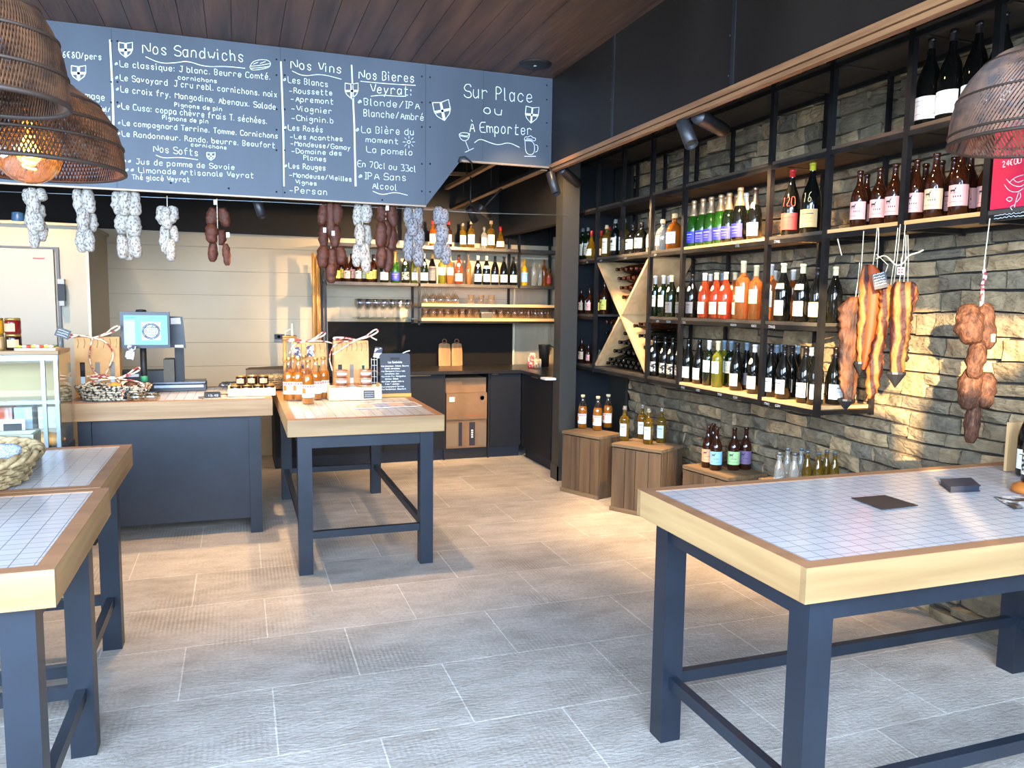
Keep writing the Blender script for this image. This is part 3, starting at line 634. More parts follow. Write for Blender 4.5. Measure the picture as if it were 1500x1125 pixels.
K('upright', 1.40, 1.42, KY1-.02, KY1, 1.745, 2.8, BLACKSTEEL); K('upright', 2.23, 2.25, KY0+.1, KY0+.122, 1.745, 2.115, BLACKSTEEL); K('upright', 2.46, 2.48, KY0+.0, KY0+.022, 1.745, 2.115, BLACKSTEEL) if 0 else None
K('crossbar', 1.7, 2.8, KY1-.02, KY1, 2.50, 2.53, BLACKSTEEL)
OAKK = wood('kitchen_shelf_oak', (206, 160, 98), (226, 182, 122), 0, .5)
for z in (1.545, 1.40): K('oak_shelf', 1.74, 3.23, KY0, KY1, z-.028, z, OAKK); K('shelf_rail', 1.66, 3.24, KY0, KY0+.02, z-.05, z-.0285, BLACKSTEEL)
K('glass_shelf', 1.10, 1.70, KY0+.02, KY1, 1.385, 1.398, thinglass('shelf_glass', (225, 235, 230)))
# ================================================================== BOTTLES
def gm(name, col, rough=.06, trans=0, spec=.6): return mat(name, col, rough, 0, trans=trans, spec=spec)
GB = {'black': gm('black_green_glass', (10, 11, 9)), 'green': gm('green_champagne_glass', (30, 74, 14), .05), 'dkgreen': gm('dark_green_glass', (16, 26, 10)), 'olive': gm('white_wine_olive_glass', (120, 118, 34), .06, .35),
      'brown': gm('brown_beer_glass', (50, 22, 10), .06, .15), 'amber': gm('amber_glass', (150, 78, 18), .06, .35), 'juice': gm('apple_juice', (214, 134, 22), .06, .35), 'rose': gm('rose_wine', (206, 88, 48), .05, .75),
      'blush': gm('blush_wine', (232, 150, 78), .05, .8), 'clear': gm('clear_spirit', (206, 206, 196), .04, .75), 'gold': gm('golden_spirit', (150, 116, 30), .05, .75), 'yellow': gm('yellow_liqueur', (222, 160, 24), .06, .3),
      'coral': gm('coral_rose_wine', (232, 84, 44), .05, .7)}
LM = {'cream': mat('cream_label', (232, 220, 190), .6), 'white': mat('white_label', (232, 232, 228), .6), 'blue': mat('royal_blue_label', (52, 52, 190), .5), 'pink': mat('pink_label', (226, 172, 164), .6),
      'peach': mat('peach_label', (228, 188, 150), .6), 'orange': mat('orange_label', (226, 160, 116), .6), 'sky': mat('sky_blue_label', (140, 190, 224), .6), 'lime': mat('pale_green_label', (170, 208, 140), .6),
      'violet': mat('violet_label', (112, 90, 124), .6), 'yellow': mat('yellow_label', (224, 212, 92), .6), 'mint': mat('mint_label', (196, 216, 190), .6), 'grey': mat('grey_label', (92, 94, 98), .5), 'red': mat('red_label', (200, 62, 52), .6),
      'kraft': mat('tan_label', (196, 160, 106), .7), 'bluewhite': mat('ice_blue_label', (190, 214, 230), .5), 'pattern': mottle('black_white_patterned_label', (24, 24, 24), (214, 206, 186), 60, .6, contrast=(.48, .52))}
CM = {'white': mat('white_capsule', (222, 214, 202), .45), 'cream': mat('cream_capsule', (232, 216, 168), .45), 'blue': mat('slate_blue_capsule', (112, 132, 146), .45), 'black': mat('black_capsule', (24, 20, 20), .35),
      'gold': mat('gold_foil', (196, 162, 92), .3, .8), 'pinkgold': mat('pale_gold_foil', (210, 172, 130), .35, .6), 'red': mat('red_wax', (176, 34, 30), .4), 'lime': mat('yellow_wax', (176, 170, 44), .4), 'cork': mat('natural_cork', (206, 170, 120), .8),
      'steel': STEEL, 'bottle': mat('plain_dark_rim', (60, 36, 20), .2), 'grey': mat('grey_capsule', (70, 74, 78), .4), 'clear': GB['clear']}
# kind: radius, height, profile (r, z as fractions), label zone, capsule start, neck radius fraction
SH = {
 'burgundy': (.041, .298, [(0, .008), (.80, 0), (1, .018), (1, .50), (.93, .58), (.74, .67), (.50, .755), (.37, .82), (.33, .87), (.33, .955), (.37, .957), (.37, .985), (.33, 1), (0, 1)], (.10, .36), .84),
 'bordeaux': (.037, .300, [(0, .008), (.85, 0), (1, .015), (1, .62), (.97, .655), (.80, .70), (.50, .735), (.40, .76), (.38, .80), (.38, .955), (.42, .957), (.42, .985), (.38, 1), (0, 1)], (.24, .52), .80),
 'champagne': (.044, .312, [(0, .01), (.78, 0), (1, .025), (1, .40), (.95, .50), (.80, .60), (.58, .70), (.42, .78), (.35, .84), (.35, .93), (.40, .935), (.40, .985), (.30, 1), (0, 1)], (.08, .33), .66),
 'magnum': (.055, .40, [(0, .01), (.80, 0), (1, .02), (1, .46), (.93, .54), (.72, .64), (.46, .73), (.33, .80), (.29, .86), (.29, .955), (.34, .957), (.34, .985), (.29, 1), (0, 1)], (.09, .34), .88),
 'beer': (.039, .280, [(0, .01), (.86, 0), (1, .018), (1, .50), (.97, .56), (.80, .64), (.56, .71), (.42, .76), (.37, .82), (.34, .90), (.34, .945), (.41, .95), (.41, .985), (.36, 1), (0, 1)], (.14, .45), .955),
 'juice': (.040, .285, [(0, .01), (.88, 0), (1, .018), (1, .52), (.97, .58), (.84, .66), (.62, .74), (.44, .82), (.38, .88), (.38, .94), (.44, .945), (.44, .985), (.38, 1), (0, 1)], (.15, .44), .93),
 'spirit': (.036, .262, [(0, .01), (.9, 0), (1, .015), (1, .60), (.95, .65), (.72, .70), (.42, .735), (.36, .76), (.36, .88), (.44, .885), (.44, .94), (.36, .945), (.38, .955), (.38, 1), (0, 1)], (.14, .50), .885),
 'flask': (.046, .205, [(0, .01), (.9, 0), (1, .02), (1, .52), (.92, .62), (.62, .70), (.36, .75), (.30, .78), (.30, .86), (.36, .865), (.36, .90), (.30, .905), (.34, .915), (.34, 1), (0, 1)], (.16, .48), .875),
 'drop': (.046, .235, [(0, .01), (.8, 0), (1, .05), (1, .20), (.90, .36), (.66, .52), (.42, .66), (.28, .78), (.25, .88), (.30, .89), (.30, .93), (.25, .95), (.25, 1), (0, 1)], (.10, .34), .80),
 'tall': (.030, .30, [(0, .01), (.9, 0), (1, .015), (1, .58), (.93, .64), (.66, .72), (.44, .78), (.40, .82), (.40, .95), (.46, .955), (.46, .985), (.40, 1), (0, 1)], (.22, .50), .86),
 'mini': (.026, .185, [(0, .01), (.9, 0), (1, .02), (1, .42), (.88, .55), (.62, .68), (.44, .78), (.42, .86), (.50, .87), (.50, .90), (.42, .91), (.42, .97), (.52, .975), (.52, 1), (0, 1)], (.1, .3), .91)}
PM = {}
def bparts(kind, body, lab, cap, deco, sc, arc, neck):
    key = (kind, body, lab, cap, deco, sc, arc, neck)
    if key in PM: return PM[key]
    r, h, prof, (l0, l1), cz = SH[kind]; r *= sc; h *= sc
    P = [(a_*r, b_*h) for a_, b_ in prof]
    def rad(z):
        for (r0, z0), (r1, z1) in zip(P[:-1], P[1:]):
            if z0 <= z <= z1 and z1 > z0: return r0+(r1-r0)*(z-z0)/(z1-z0)
        return P[-2][0]
    if kind == 'juice':
        q_ = [(a_*.95, max(b_, .004)) for a_, b_ in P if b_ < h*.70 and a_ > 0]; q_ = [(0, .004)]+q_+[(0, q_[-1][1])]
        out = {'body': MB().lathe(P, 20).mesh('bottle_glass', thinglass('clear_bottle_glass', (250, 244, 232), .08)), 'liquid': MB().lathe(q_, 20).mesh('liquid', GB[body])}
    else: out = {'body': MB().lathe(P, 20).mesh('bottle_glass', GB[body])}
    if lab:
        A = R(arc); z0, z1 = h*l0, h*l1
        if deco == 'high': z0, z1 = h*.30, h*.56
        if deco == 'tallb': z0, z1 = h*.10, h*.58
        zs = [z0+(z1-z0)*i/4 for i in range(5)]
        out['label'] = MB().lathe([(rad(z)+.0006, z) for z in zs], 12, a0=-A, a1=A).mesh('paper_label', LM[lab])
        mb = MB(); rr_ = rad((z0+z1)/2)+.0011
        def L2(a0_, za, a1_, zb, w=.0016):
            n_ = 5; pts = [(a0_+(a1_-a0_)*i/n_, za+(zb-za)*i/n_) for i in range(n_+1)]
            mb.grid([[(rr_*math.cos(a_), rr_*math.sin(a_), z_-w/2) for a_, z_ in pts], [(rr_*math.cos(a_), rr_*math.sin(a_), z_+w/2) for a_, z_ in pts]], smooth=False)
        def goat(a_, z, s):
            L2(a_-.3*s, z, a_+.25*s, z, .008*s)
            for q in (-.27, -.15, .1, .22): L2(a_+(q-.02)*s, z-.008*s, a_+(q+.03)*s, z-.008*s, .010*s)
            L2(a_+.2*s, z+.006*s, a_+.34*s, z+.008*s, .007*s); L2(a_+.3*s, z+.014*s, a_+.45*s, z+.012*s, .002*s)
        dz = z1-z0
        if deco == 'goat':
            goat(-A*.25, z0+dz*.74, 1.0)
            for k in range(4): L2(-A*.2+k*.22, z0+dz*.45, -A*.2+k*.22+.1, z0+dz*.45, .007)
            L2(-A*.6, z0+dz*.2, A*.5, z0+dz*.2, .0014)
        elif deco == 'peach':
            pass
        elif deco in ('ridge', 'high'):
            L2(-A*.8, z0+dz*.82, A*.1, z0+dz*.82); L2(-A*.6, z0+dz*.62, A*.3, z0+dz*.62, .0012)
            L2(-A, z0+dz*.16, -A*.3, z0+dz*.25, .0018); L2(-A*.3, z0+dz*.25, A*.3, z0+dz*.17, .0018); L2(A*.3, z0+dz*.17, A, z0+dz*.22, .0018)
        elif deco == 'crest':
            L2(-A*.3, z0+dz*.7, A*.3, z0+dz*.7, dz*.18); L2(-A*.6, z0+dz*.4, A*.6, z0+dz*.4, .003); L2(-A*.4, z0+dz*.22, A*.4, z0+dz*.22, .0015)
        elif deco:
            L2(-A*.6, z0+dz*.75, A*.6, z0+dz*.75, .004); L2(-A*.5, z0+dz*.5, A*.5, z0+dz*.5, .0014); L2(-A*.4, z0+dz*.3, A*.4, z0+dz*.3, .0014)
        if len(mb.bm.faces): out['label_print'] = mb.mesh('print', LM['white'] if lab == 'blue' else INK)
        else: mb.bm.free()
        if deco == 'peach':
            out['fruit_picture'] = MB().lathe([(rr_, z0+dz*.30), (rr_+.0002, z0+dz*.5), (rr_, z0+dz*.72)], 6, a0=-A*.75, a1=-A*.25).mesh('fruit', mat('peach_orange_fruit', (226, 120, 40), .6))
            out['label_heading'] = MB().lathe([(rr_, z0+dz*.80), (rr_, z0+dz*.93)], 6, a0=-A*.85, a1=A*.85).mesh('heading', mat('faded_red_heading', (214, 92, 84), .6))
    if neck:
        zn = h*(.66 if neck != 'band' else .56)
        if neck == 'band':
            out['neck_label'] = MB().lathe([(rad(z)+.0008, z) for z in (h*.56, h*.61, h*.655)], 12, a0=-R(62), a1=R(62)).mesh('collar', LM['cream'])
        else:
            zz = (h*.60, h*.64, h*.68, h*.72) ; aa = (R(14), R(30), R(30), R(14)); n_ = 6
            mb = MB(); mb.grid([[((rad(z)+.0012)*math.cos(-a_+2*a_*j/n_), (rad(z)+.0012)*math.sin(-a_+2*a_*j/n_), z) for j in range(n_+1)] for z, a_ in zip(zz, aa)])
            out['neck_label'] = mb.mesh('medallion', LM['cream'] if neck == 1 else LM['orange'])
    if cap:
        zc = h*cz; zs = [zc]+[z for _, z in P if z > zc+1e-4]
        out['capsule'] = MB().lathe([(rad(zc)+.0004, zc)]+[(a_+.0007 if a_ > 0 else 0, b_+.0006) for a_, b_ in P if b_ > zc+1e-4], 16).mesh('capsule', CM[cap])
    PM[key] = out; return out

NM = {'burgundy': 'wine_bottle', 'bordeaux': 'wine_bottle', 'champagne': 'champagne_bottle', 'magnum': 'magnum_bottle', 'beer': 'beer_bottle', 'juice': 'juice_bottle', 'spirit': 'spirit_bottle', 'flask': 'spirit_bottle', 'drop': 'spirit_bottle', 'tall': 'wine_bottle', 'mini': 'small_bottle'}
CT = {'burgundy': 'wine bottle', 'bordeaux': 'wine bottle', 'tall': 'wine bottle', 'champagne': 'champagne bottle', 'magnum': 'magnum bottle', 'beer': 'beer bottle', 'juice': 'juice bottle', 'spirit': 'spirit bottle', 'flask': 'spirit bottle', 'drop': 'spirit bottle', 'mini': 'small bottle'}
def bottle(kind, body, lab, cap, label, group, loc, face, deco='text', sc=1, arc=62, neck=None, rot=None):
    pr = bparts(kind, body, lab, cap, deco, sc, arc, neck)
    root = inst(pr['body'], NM[kind], None, loc, rot or (0, 0, R(face)))
    tag(root, label, CT[kind], group)
    for k_, me in pr.items():
        if k_ != 'body': inst(me, k_, root)
    return root
ORD = ['first', 'second', 'third', 'fourth', 'fifth', 'sixth', 'seventh', 'eighth', 'ninth', 'tenth', 'eleventh', 'twelfth', 'thirteenth', 'fourteenth', 'fifteenth', 'sixteenth', 'seventeenth', 'eighteenth', 'nineteenth', 'twentieth', 'twenty-first', 'twenty-second', 'twenty-third', 'twenty-fourth', 'twenty-fifth', 'twenty-sixth', 'twenty-seventh', 'twenty-eighth', 'twenty-ninth', 'thirtieth', 'thirty-first']
def row(items, where, group, z, plane, v0, py, face, dx=.075):
    """items: (px, depth row, kind, glass, label, capsule, words, extras) set on a shelf; x or y of each row is v0 + row*dx"""
    items = sorted(items, key=lambda t: t[0]); used = []
    for i, it in enumerate(items):
        px_, rw, kind, body, lab, cap, words = it[:7]; ex = dict(it[7]) if len(it) > 7 else {}
        r = SH[kind][0]*ex.get('sc', 1)
        v = v0+rw*dx; q = at(px_, py, plane, v); pos = [q.x, q.y]
        ai = 1 if plane == 'x' else 0                       # slide along the shelf until it clears its neighbours
        for _ in range(60):
            hit = [u for u in used if (u[0]-pos[0])**2+(u[1]-pos[1])**2 < (u[2]+r+.001)**2]
            if not hit: break
            u = hit[0]; sgn = 1 if pos[ai] >= u[1 if ai else 0] else -1
            sgn = -1 if plane == 'x' else 1
            pos[ai] += sgn*.004
        used.append((pos[0], pos[1], r))
        bottle(kind, body, lab, cap, f"{words}, {ORD[i]} from the left {where}", group, (pos[0], pos[1], z), face+random.uniform(-7, 7), **ex)

x0 = XS+.068
D, Wn = 'burgundy', 'bordeaux'
# lowest shelf
row([(958, 0, D, 'black', 'pattern', None, 'dark wine bottle, patterned label', dict(neck=1)), (973, 0, D, 'black', 'pattern', None, 'dark wine bottle, patterned label', dict(neck=1)), (984, 0, D, 'black', 'pattern', None, 'dark wine bottle, patterned label', dict(neck=1)),
     (996, 0, D, 'black', 'pattern', None, 'dark wine bottle, patterned label', dict(neck=1)), (1007, 0, D, 'black', 'white', None, 'dark wine bottle, low white label', dict(deco='ridge')), (1023, 0, D, 'black', 'white', None, 'dark wine bottle, low white label', dict(deco='ridge')),
     (1037, 0, Wn, 'dkgreen', 'white', 'white', 'green bottle, white capsule', dict(deco='high')), (1050, 0, Wn, 'olive', 'white', 'cream', 'yellow-green bottle, cream capsule', dict(deco='high')), (1059, 1.2, Wn, 'olive', 'white', 'blue', 'green bottle, grey-blue capsule behind', dict(deco='high')),
     (1068, 1.2, Wn, 'dkgreen', 'cream', 'blue', 'green bottle, grey-blue capsule behind', dict(deco='high')), (1078, 0, D, 'black', 'cream', 'black', 'dark wine bottle, cream label', dict(deco='ridge')), (1092, 1.2, D, 'black', 'grey', 'blue', 'dark wine bottle, slate capsule behind', {}),
     (1104, 0, D, 'black', 'cream', 'white', 'dark wine bottle, cream label and medallion', dict(deco='ridge', neck=1)), (1118, 1.2, D, 'black', 'white', 'blue', 'dark wine bottle, slate capsule behind', {})],
    'on the lowest shelf', 'wine bottles on the lowest shelf', LV[1]+.001, 'x', x0, 560, 180, .08)
row([(1127, 0, D, 'black', 'white', 'black', 'slender dark bottle, white label', dict(sc=1.04)), (1135, 1.25, D, 'black', 'white', 'blue', 'dark bottle, slate capsule behind', {}), (1147, 0, D, 'black', 'white', 'black', 'dark bottle, white label', dict(sc=1.04)), (1144, 2.3, D, 'black', 'white', 'blue', 'dark bottle, slate capsule behind', {}), (1158, 1.25, D, 'black', 'cream', 'black', 'dark bottle, greyish label behind', {}),
     (1166, 2.3, D, 'black', 'white', 'blue', 'dark bottle, slate capsule behind', {}), (1178, 0, D, 'black', 'white', 'black', 'dark bottle, lilac-white label', dict(sc=1.04)), (1186, 1.6, D, 'black', 'white', 'blue', 'dark bottle, slate capsule behind', {})],
    'in the narrow lowest bay', 'wine bottles in the narrow lowest bay', LV[1]+.001, 'x', x0, 570, 180, .085)
for k, (xx, yy, wd) in enumerate(((2.95, 3.43, 'nearest the room'), (3.06, 3.41, 'second from the room'), (3.16, 3.42, 'third from the room'), (3.235, 3.50, 'closest to the stones'))):
    bottle(D, 'black', 'bluewhite' if k < 2 else 'white', 'black', f"dark bottle with white label at the open shelf end, {wd}", 'wine bottles at the open shelf end', (xx, yy, LV[1]+.001), -100, sc=1.04, arc=70)
# second shelf
row([(959, 0, Wn, 'dkgreen', 'cream', 'white', 'green bottle, cream label', dict(neck=1)), (971, 0, Wn, 'dkgreen', 'cream', 'white', 'green bottle, cream label', dict(neck=1)), (983, 0, D, 'dkgreen', 'grey', 'cream', 'dark bottle, grey label', dict(neck=1)),
     (979, 1.3, Wn, 'dkgreen', 'cream', 'white', 'green bottle, white capsule behind', {}), (998, 0, D, 'black', 'grey', 'cream', 'dark bottle, grey label', dict(neck=1)), (1013, 0, D, 'black', 'grey', 'black', 'dark bottle, grey label', dict(neck=1)),
     (998, 1.4, D, 'black', 'grey', 'blue', 'dark bottle, slate capsule behind', {}), (1012, 1.4, D, 'black', 'grey', 'blue', 'dark bottle, slate capsule behind', {}), (1031, 0, D, 'rose', 'cream', 'white', 'orange-pink rose bottle', dict(deco='ridge', neck=1)),
     (1039, 1.3, D, 'rose', 'cream', 'white', 'rose bottle behind', {}), (1048, 0, D, 'rose', 'cream', 'cream', 'orange-pink rose bottle', dict(deco='text', neck=1)), (1057, 1.3, D, 'coral', 'cream', 'blue', 'rose bottle behind', {}),
     (1062, 0, D, 'coral', 'cream', 'cream', 'coral red rose bottle', dict(neck=1)), (1075, 1.2, D, 'blush', 'cream', 'cream', 'amber rose bottle behind', dict(neck=1)), (1087, 0, Wn, 'blush', 'cream', 'cream', 'big amber magnum, diamond-cut label', dict(sc=1.2, deco='high')),
     (1106, .3, Wn, 'blush', 'peach', 'cream', 'amber bottle, pale label', dict(sc=1.1, deco='high')), (1101, 2.0, D, 'amber', None, 'grey', 'amber bottle at the back', {})],
    'on the second shelf', 'wine bottles on the second shelf', LV[2]+.001, 'x', x0, 450, 180, .075)
row([(1127, .2, Wn, 'blush', 'cream', 'white', 'amber bottle behind the steel post', dict(sc=1.1)), (1133, 1.6, Wn, 'amber', 'peach', 'white', 'amber bottle at the back', {}), (1146, 0, D, 'black', 'cream', 'cream', 'dark bottle, cream collar and label', dict(sc=1.1, deco='ridge', neck='band')),
     (1160, 1.8, Wn, 'amber', None, 'white', 'plain amber bottle at the back', {}), (1174, 0, D, 'black', 'cream', 'cream', 'dark bottle, cream collar and label', dict(sc=1.06, deco='ridge', neck='band')), (1172, 1.7, D, 'black', 'cream', 'grey', 'dark bottle, grey capsule behind', {}),
     (1187, .35, D, 'black', 'cream', 'black', 'dark bottle against the steel post', dict(deco='ridge'))],
    'in the narrow second bay', 'wine bottles in the narrow second bay', LV[2]+.001, 'x', x0, 450, 180, .085)
bottle(D, 'black', None, 'cream', 'dark unlabelled bottle standing at the open end of the second shelf', 'wine bottles in the narrow second bay', (3.02, 3.40, LV[2]+.001), 180)
# little beers beside the X rack
row([(851, 0, 'beer', 'brown', 'peach', None, 'small brown beer, peach label', dict(sc=.8, deco='goat')), (857.5, .9, 'beer', 'brown', 'mint', None, 'small brown beer, mint label', dict(sc=.8, deco='goat')), (863, 0, 'beer', 'brown', 'pink', None, 'small brown beer, pink label', dict(sc=.8, deco='goat')),
     (875, .2, 'beer', 'brown', 'yellow', None, 'small brown beer, yellow label', dict(sc=.8, deco='goat'))], 'left of the oak X', 'small beers beside the oak X', LV[2]+.001, 'x', x0, 455, 205, .07)
bottle('beer', 'brown', 'yellow', None, 'larger brown beer with yellow label beside the oak X', 'small beers beside the oak X', (2.99, 6.13, LV[2]+.001), 205, 'goat', 1.0)
row([(852, 0, 'beer', 'brown', 'peach', None, 'small brown beer, peach label', dict(sc=.8, deco='goat')), (862, .4, 'beer', 'brown', 'pink', None, 'small brown beer, pink label', dict(sc=.62, deco='goat')), (872, .2, 'mini', 'clear', None, None, 'small clear glass jar', dict(sc=.7)), (878, .9, 'mini', 'clear', None, None, 'small clear glass jar', dict(sc=.7))],
    'on the bottom shelf, left end', 'small bottles on the bottom shelf beside the post', LV[1]+.001, 'x', x0, 520, 205, .07)
# third shelf: spirits
row([(853, 0, 'spirit', 'dkgreen', 'cream', 'clear', 'dark spirit, clear stopper', dict(sc=1.08)), (861, .2, 'spirit', 'dkgreen', 'cream', 'clear', 'dark spirit, clear stopper', dict(sc=1.08)), (866, -.5, 'drop', 'gold', 'cream', 'red', 'golden spirit, red cap, round label', {}),
     (876, .3, 'drop', 'gold', 'cream', 'red', 'golden spirit, red cap, round label', {}), (881, .8, 'spirit', 'gold', None, 'red', 'golden spirit, red cap behind', {}), (888, -.3, 'spirit', 'gold', 'cream', 'cork', 'golden spirit, tall cream label', dict(deco='tallb')),
     (894, .4, 'spirit', 'amber', 'cream', 'cork', 'amber spirit, tall cream label', dict(deco='tallb')), (901, -.3, 'spirit', 'black', 'cream', 'clear', 'dark spirit, big cream label', dict(sc=1.12, deco='crest')), (911, .2, 'spirit', 'gold', 'white', 'clear', 'yellow spirit, narrow white label', dict(sc=1.12, arc=30)),
     (926, 0, 'flask', 'black', 'mint', 'black', 'squat black bottle, greenish label', dict(sc=1.15, deco='crest')), (939, 0, 'flask', 'black', 'mint', 'black', 'squat black bottle, greenish label', dict(sc=1.15, deco='crest')), (955, 0, 'flask', 'clear', 'pink', 'clear', 'clear round flask, pinkish label', {}),
     (970, 0, 'flask', 'clear', 'cream', 'cork', 'clear flask, small cream label', dict(sc=1.1, arc=30)), (977, .9, 'flask', 'clear', None, 'cork', 'plain clear flask behind', {}), (987, 0, 'flask', 'amber', 'white', 'cork', 'amber rum flask, white label, cork', dict(sc=1.22))],
    'among the shelf spirits', 'spirits on the third shelf', LV[3]+.001, 'x', x0, 370, 185, .075)
CH = 'green champagne, pale foil, royal blue label'
row([(1016, 0, 'champagne', 'green', 'blue', 'pinkgold', CH, {}), (1029, 0, 'champagne', 'green', 'blue', 'pinkgold', CH, {}), (1041, 0, 'champagne', 'green', 'blue', 'pinkgold', CH, {}), (1051, .9, 'champagne', 'green', 'blue', 'pinkgold', CH, {}),
     (1053, 0, 'champagne', 'green', 'blue', 'pinkgold', CH, {}), (1067, 0, 'champagne', 'dkgreen', 'blue', 'pinkgold', CH, {}), (1064, 1.2, 'champagne', 'dkgreen', 'blue', 'pinkgold', CH, {}), (1083, 0, 'champagne', 'black', 'blue', 'pinkgold', 'largest dark champagne, pale foil, blue label', dict(sc=1.06)),
     (1090, 1.2, 'champagne', 'green', None, 'white', 'champagne, silvery foil behind', {}), (1105, .1, 'champagne', 'black', 'white', 'black', 'dark champagne, orange seal, white label', dict(neck=2))],
    'on the third shelf', 'champagne bottles on the third shelf', LV[3]+.001, 'x', x0, 330, 192, .08)
m1 = bottle('magnum', 'black', 'red', 'red', 'magnum with red wax top and red 120 written on its shoulder', 'magnums on the third shelf', (XS+.09, at(1158, 320, 'x', XS+.09).y, LV[3]+.001), 214, 'text', .93)
m2 = bottle('magnum', 'black', 'kraft', 'lime', 'magnum with yellow wax top and gold 16 written on its shoulder', 'magnums on the third shelf', (XS+.10, at(1189, 320, 'x', XS+.10).y+.01, LV[3]+.001), 208, 'text', .97)
def neckwrite(o, txt, m, sc):
    mb = MB(); r, h, prof = SH['magnum'][:3]; P = [(a_*r*sc, b_*h*sc) for a_, b_ in prof]
    def rad(z):
        for (r0, z0), (r1, z1) in zip(P[:-1], P[1:]):
            if z0 <= z <= z1 and z1 > z0: return r0+(r1-r0)*(z-z0)/(z1-z0)
        return P[-2][0]
    n_ = len(txt); wch = .55
    for i, ch in enumerate(txt):
        a0 = (i-n_/2+.1)*wch
        for st in glyph(ch):
            pts = [(a0+gx/4*wch*.72, h*sc*.44+gy/6*.052) for gx, gy in st]
            v = [Vector(((rad(z)+.002)*math.cos(a_), (rad(z)+.002)*math.sin(a_), z)) for a_, z in pts]
            if len(v) > 1: mb.tube(smooth(v, 1), .0017, 5)
    mb.build('painted_number', m, o)
neckwrite(m1, '120', mat('red_paint_pen', (226, 70, 50), .5), .93); neckwrite(m2, '16', mat('gold_paint_pen', (232, 206, 140), .5), .97)
# pink-labelled beers at the right of the third shelf
row([(1258, 0, 'beer', 'brown', 'pink', None, 'brown beer, pink goat label', dict(deco='goat', arc=75)), (1268, 1.3, 'beer', 'brown', 'pink', None, 'brown beer behind', dict(deco='goat')), (1287, .3, 'beer', 'brown', 'pink', None, 'brown beer, pink goat label', dict(deco='goat', arc=75)),
     (1309, .1, 'beer', 'brown', 'pink', None, 'brown beer, pink goat label', dict(deco='goat', arc=75))], 'in the beer bay', 'pink-labelled beers on the third shelf', LV[3]+.001, 'x', x0, 300, 205, .08)
row([(1340, .1, 'beer', 'brown', 'pink', None, 'brown beer, pink goat label', dict(deco='goat', arc=75)), (1331, 1.4, 'beer', 'brown', 'pink', None, 'brown beer behind', {}), (1349, 1.5, 'beer', 'brown', 'pink', None, 'brown beer behind', {}), (1368, 0, 'beer', 'brown', 'peach', None, 'brown beer, peach-pink goat label', dict(deco='goat', arc=75, sc=1.03)),
     (1376, 1.5, 'beer', 'brown', 'pink', None, 'brown beer behind', {}), (1404, 0, 'beer', 'brown', 'pink', None, 'largest brown beer, pale pink label', dict(deco='goat', arc=75, sc=1.03)), (1394, 1.3, 'beer', 'brown', 'pink', None, 'brown beer behind', {}), (1418, 1.2, 'beer', 'brown', 'pink', None, 'brown beer behind', dict(deco='goat')), (1436, 1.3, 'beer', 'brown', 'pink', None, 'brown beer behind', dict(deco='goat'))],
    'in the next beer bay', 'pink-labelled beers on the third shelf', LV[3]+.001, 'x', x0, 300, 205, .085)
# magnums on the fourth shelf
row([(1360, 0, 'magnum', 'black', 'white', 'black', 'tall dark magnum, white label', dict(deco='ridge')), (1391, 0, 'magnum', 'black', 'white', 'black', 'tall dark magnum, white label', dict(deco='ridge')), (1425, .2, 'magnum', 'black', 'white', 'black', 'tall dark magnum half behind the lampshade', {}), (1456, .3, 'magnum', 'black', 'white', 'black', 'tall dark magnum half behind the lampshade', {})],
    'on the fourth shelf', 'magnums on the fourth shelf', LV[4]+.001, 'x', XS+.12, 150, 195, .08)
# the red poster box leaning at the shelf front
t = thing('red_sleeve', 'crimson gift sleeve with white line-drawn rose and chalked 24\u20ac00', 'gift box', (XS-.004, 2.39, LV[3]))
MB().box(-.002, .10, -.33, 0, .001, .33).build('carton', mat('crimson_card', (196, 28, 66), .5), t)
mb = MB(); NX = Vector((-1, 0, 0))
def pq(px, py): q = at(px, py, 'x', XS-.0075); return Vector((-.0035, q.y-2.39, q.z-LV[3]))
write(mb, '24\u20ac00', pq(1468, 245), pq(1497, 238), ZU, .022, .003, NX)
for v_ in ([(1478, 268), (1486, 260), (1499, 256)], [(1474, 262), (1482, 271), (1494, 274), (1500, 270)], [(1471, 270), (1478, 280), (1490, 282), (1499, 276)], [(1484, 262), (1490, 268), (1499, 264)], [(1492, 282), (1488, 294), (1486, 304)], [(1486, 300), (1479, 303), (1483, 308)],
           [(1474, 292), (1478, 288), (1484, 291), (1479, 296), (1474, 292)], [(1489, 296), (1496, 288), (1494, 282)]): ribbon(mb, smooth([pq(*q) for q in v_], 2), .0022, NX)
mb.build('rose_drawing', PAPER, t)
# bottles lying in the oak X
me_ = bparts('burgundy', 'black', None, None, None, 1, 62, None)['body']; me2 = bparts('burgundy', 'brown', None, None, None, 1, 62, None)['body']
zc_ = LV[1]+(zt)/2
def lie(y, z, txt, k): 
    o = inst(me2 if k else me_, 'wine_bottle', None, (XS+.345, y, z), (0, R(-90), 0)); tag(o, txt, 'wine bottle', 'wine bottles lying in the oak X')
for zz, n_ in ((.075, 1), (.15, 2), (.225, 3), (.30, 4), (.375, 5)):
    for i in range(n_):
        yy = 5.63+(i-(n_-1)/2)*.085
        if abs(yy-5.63) < zz*.98+.0: lie(yy, zc_+zz, 'bottle lying in the upper V of the oak X rack', 1)
for zz, n_ in ((-.14, 1), (-.215, 3), (-.29, 5), (-.365, 7), (-.40, 8)):
    for i in range(n_):
        yy = 5.63+(i-(n_-1)/2)*.085
        if abs(yy-5.63) < -zz*.98-.03: lie(yy, zc_+zz, 'bottle lying in the lower wedge of the oak X rack', 0)
